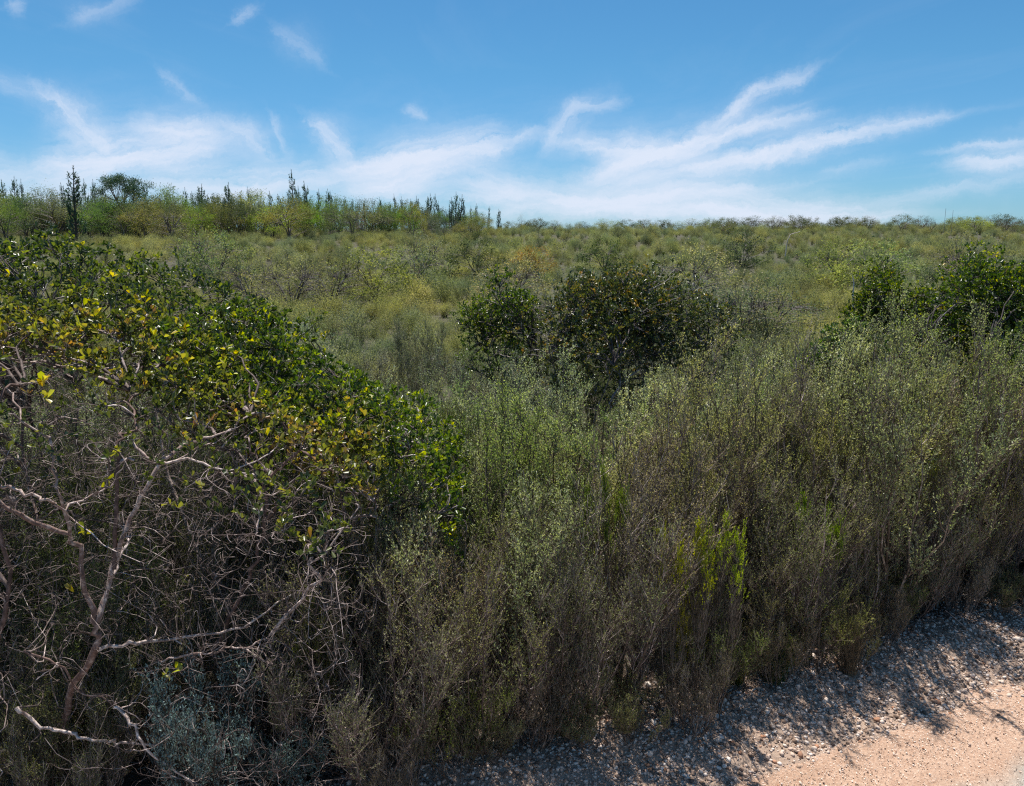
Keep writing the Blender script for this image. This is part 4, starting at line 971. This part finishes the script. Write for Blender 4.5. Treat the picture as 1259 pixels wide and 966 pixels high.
for i, (px, py, Y) in enumerate(pines):
    key = ('pine_a', 'pine_b', 'pine_c', 'pine_d')[(i * 7 + 3) % 4]
    if i in (3, 43, 42, 44): key = 'pine_a'
    if i == 23: key = 'pine_d'
    reg = 'at the left edge of the photo' if px < 30 else 'between tallest dark pine and umbrella-shaped tree' if px < 140 else 'just right of the umbrella-shaped tree' if px < 240 else 'above the bushes midway to the tall spire' if px < 300 else 'left of the tall spire pine' if px < 358 else 'just right of the tall spire pine' if px < 392 else 'by the dark bare tree' if px < 435 else 'in the gap before the dark clump' if px < 500 else 'just left of the dark clump' if px < 550 else 'in the dark clump at the right' if px < 590 else 'at the tapering right end'
    if i not in sgn: reg = ('tall ' if py < 232 + max(px - 300, 0) * .05 else 'short ') + reg
    at_px(key, 'pine_tree', px, py - (2 if i not in (3, 23) else 0), Y, 4.0, sgn.get(i, reg.split(' ')[0] + ' slender dark pine ' + reg.split(' ', 1)[1]), 'tree', UC, (2.0, 2.4, 2.3) if i != 3 else (1.5, 1.9, 1.6), wx=1.1 if i == 3 else rngs.uniform(.6, 1.05))
treesL = [(50, 227, 66, 'bare_a', 3, (1.0, 1.0, 1.0), 'grey thin-crowned rounded tree left of the tallest dark pine', 1.1), (150, 214, 62, 'umbrella', 5, (1.7, 1.8, 1.5), 'flat-topped umbrella-shaped tree with bare stems on the skyline', 1.0),
    (162, 238, 60, 'round_a', 3, (.42, .5, .42), 'dark green bushy tree under the flat crown', .8), (130, 240, 60, 'bare_a', 3, (.6, .65, .7), 'dark bare bushy tree at the foot of the umbrella-shaped one', .8),
    (208, 227, 62, 'round_b', 3, (.8, 1.0, .75), 'grey-green leafy tree right of the umbrella-shaped one', .8), (312, 232, 68, 'round_b', 3, (.85, .95, .75), 'grey-green open-crowned tree in the middle of the tree line', .75),
    (404, 240, 64, 'bare_a', 3, (.7, .7, .7), 'dark bare tree at the right of the middle tree line', .6), (640, 262, 74, 'bare_a', 3, (.7, .7, .7), 'small bare tree at the very end of the tree line', .5)]
for (px, py, Y, key, Hp, colr, lab, wx) in treesL: at_px(key, 'tree', px, py, Y, Hp, lab, 'tree', color=colr, wx=wx)
rr = np.random.default_rng(91)
GC = {'round_a': 'round_a', 'round_b': 'round_b'}
i = 0
for px in np.arange(-60, 600, 13.5):
    drop = 236 + 5 * np.sin(px * .09) * np.sin(px * .031 + 1) + 6 * sstep((px - 20) / 300) + 20 * sstep((px - 430) / 170)
    for row in (0, 1):
        p2 = px + rr.normal(0, 5); Y = (70 if row else 60) + rr.normal(0, 2)
        py = drop + rr.normal(0, 3) + (0 if row else 7)
        tone_ = [((.58, .80, .38), 'light yellow-green'), ((.40, .58, .40), 'mid green'), ((.25, .36, .36), 'dark green'), ((.60, .58, .42), 'olive'), ((.48, .52, .62), 'greyish')][int(rr.random() * 5)]
        reg = 'left of the umbrella-shaped tree' if p2 < 130 else 'between umbrella-shaped tree and tall spire' if p2 < 360 else 'right of the tall spire pine'
        at_px(('round_a', 'round_b', 'round_a', 'bare_a')[int(rr.random() * 4)], 'tree_line_bush', p2, py, Y, 3.0, f'{tone_[1]} bush in the {"front" if row == 0 else "back"} tree row {reg}', 'bush', 'bushes filling the tree line under the pines', tone_[0], wx=rr.uniform(.75, 1.2)); i += 1
# right skyline
for px in np.arange(630, 1330, 13):
    p2 = px + rr.normal(0, 5); Y = 78 + rr.normal(0, 4)
    py = 270 - 4 * sstep((px - 830) / 60) + 1.5 * rr.normal() - 1.5 * (px > 1100)
    dark = rr.random() < .7
    at_px(('bush_a', 'bush_b', 'bush_a')[int(rr.random() * 3)], 'skyline_bush', p2, py, Y, 1.2 if True else 3, ('dark' if dark else 'olive') + ' low bush on the skyline ' + ('in the centre' if px < 850 else 'at the right'), 'bush', 'low bushes along the right skyline', (.26, .3, .28) if dark else (.7, .8, .55), wx=1.2) if rr.random() < .85 else None
for k_, (px, py, wp, lab) in enumerate([(1110, 264, 60, 'spreading dark dry bush standing up from the right skyline'), (985, 265, 60, 'dense dark bush clump on the skyline left of the dry spreading one'), (890, 266, 40, 'dark rounded bush on the skyline in the right half'), (1200, 264, 50, 'tall olive bush at the right end of the skyline'), (1145, 266, 45, 'brown twiggy bush on the right skyline')]):
    at_px('bare_a' if k_ in (0, 4) else 'round_a', 'skyline_bush', px, py + 2, 68, 3.0, lab, 'bush', color=(.45, .48, .45) if k_ != 3 else (.9, 1.0, .7), wx=1.5)
for (px, py, lab) in [(1163, 256, 'thin bare stalk on the skyline, left of two'), (1172, 258, 'thin bare stalk on the skyline, right of two')]:
    b = W(px, py, 66); stick([[b[0], 66, float(height(b[0], 66))], (b + [b[0], 66, float(height(b[0], 66))]) / 2, b], .016, .010, lab, 'bare_stalk', (1, 1, 1), 'stalk')
b = W(978, 286, 34); g_ = [W(966, 300, 34) - [0, 0, .5], W(968, 296, 34), W(972, 288, 34), W(984, 284, 34)]
stick([p for p in g_], .02, .01, 'bleached dead branch sticking out of the right slope', 'dead_branch', (2, 2, 2))
print('objects', len(bpy.data.objects))
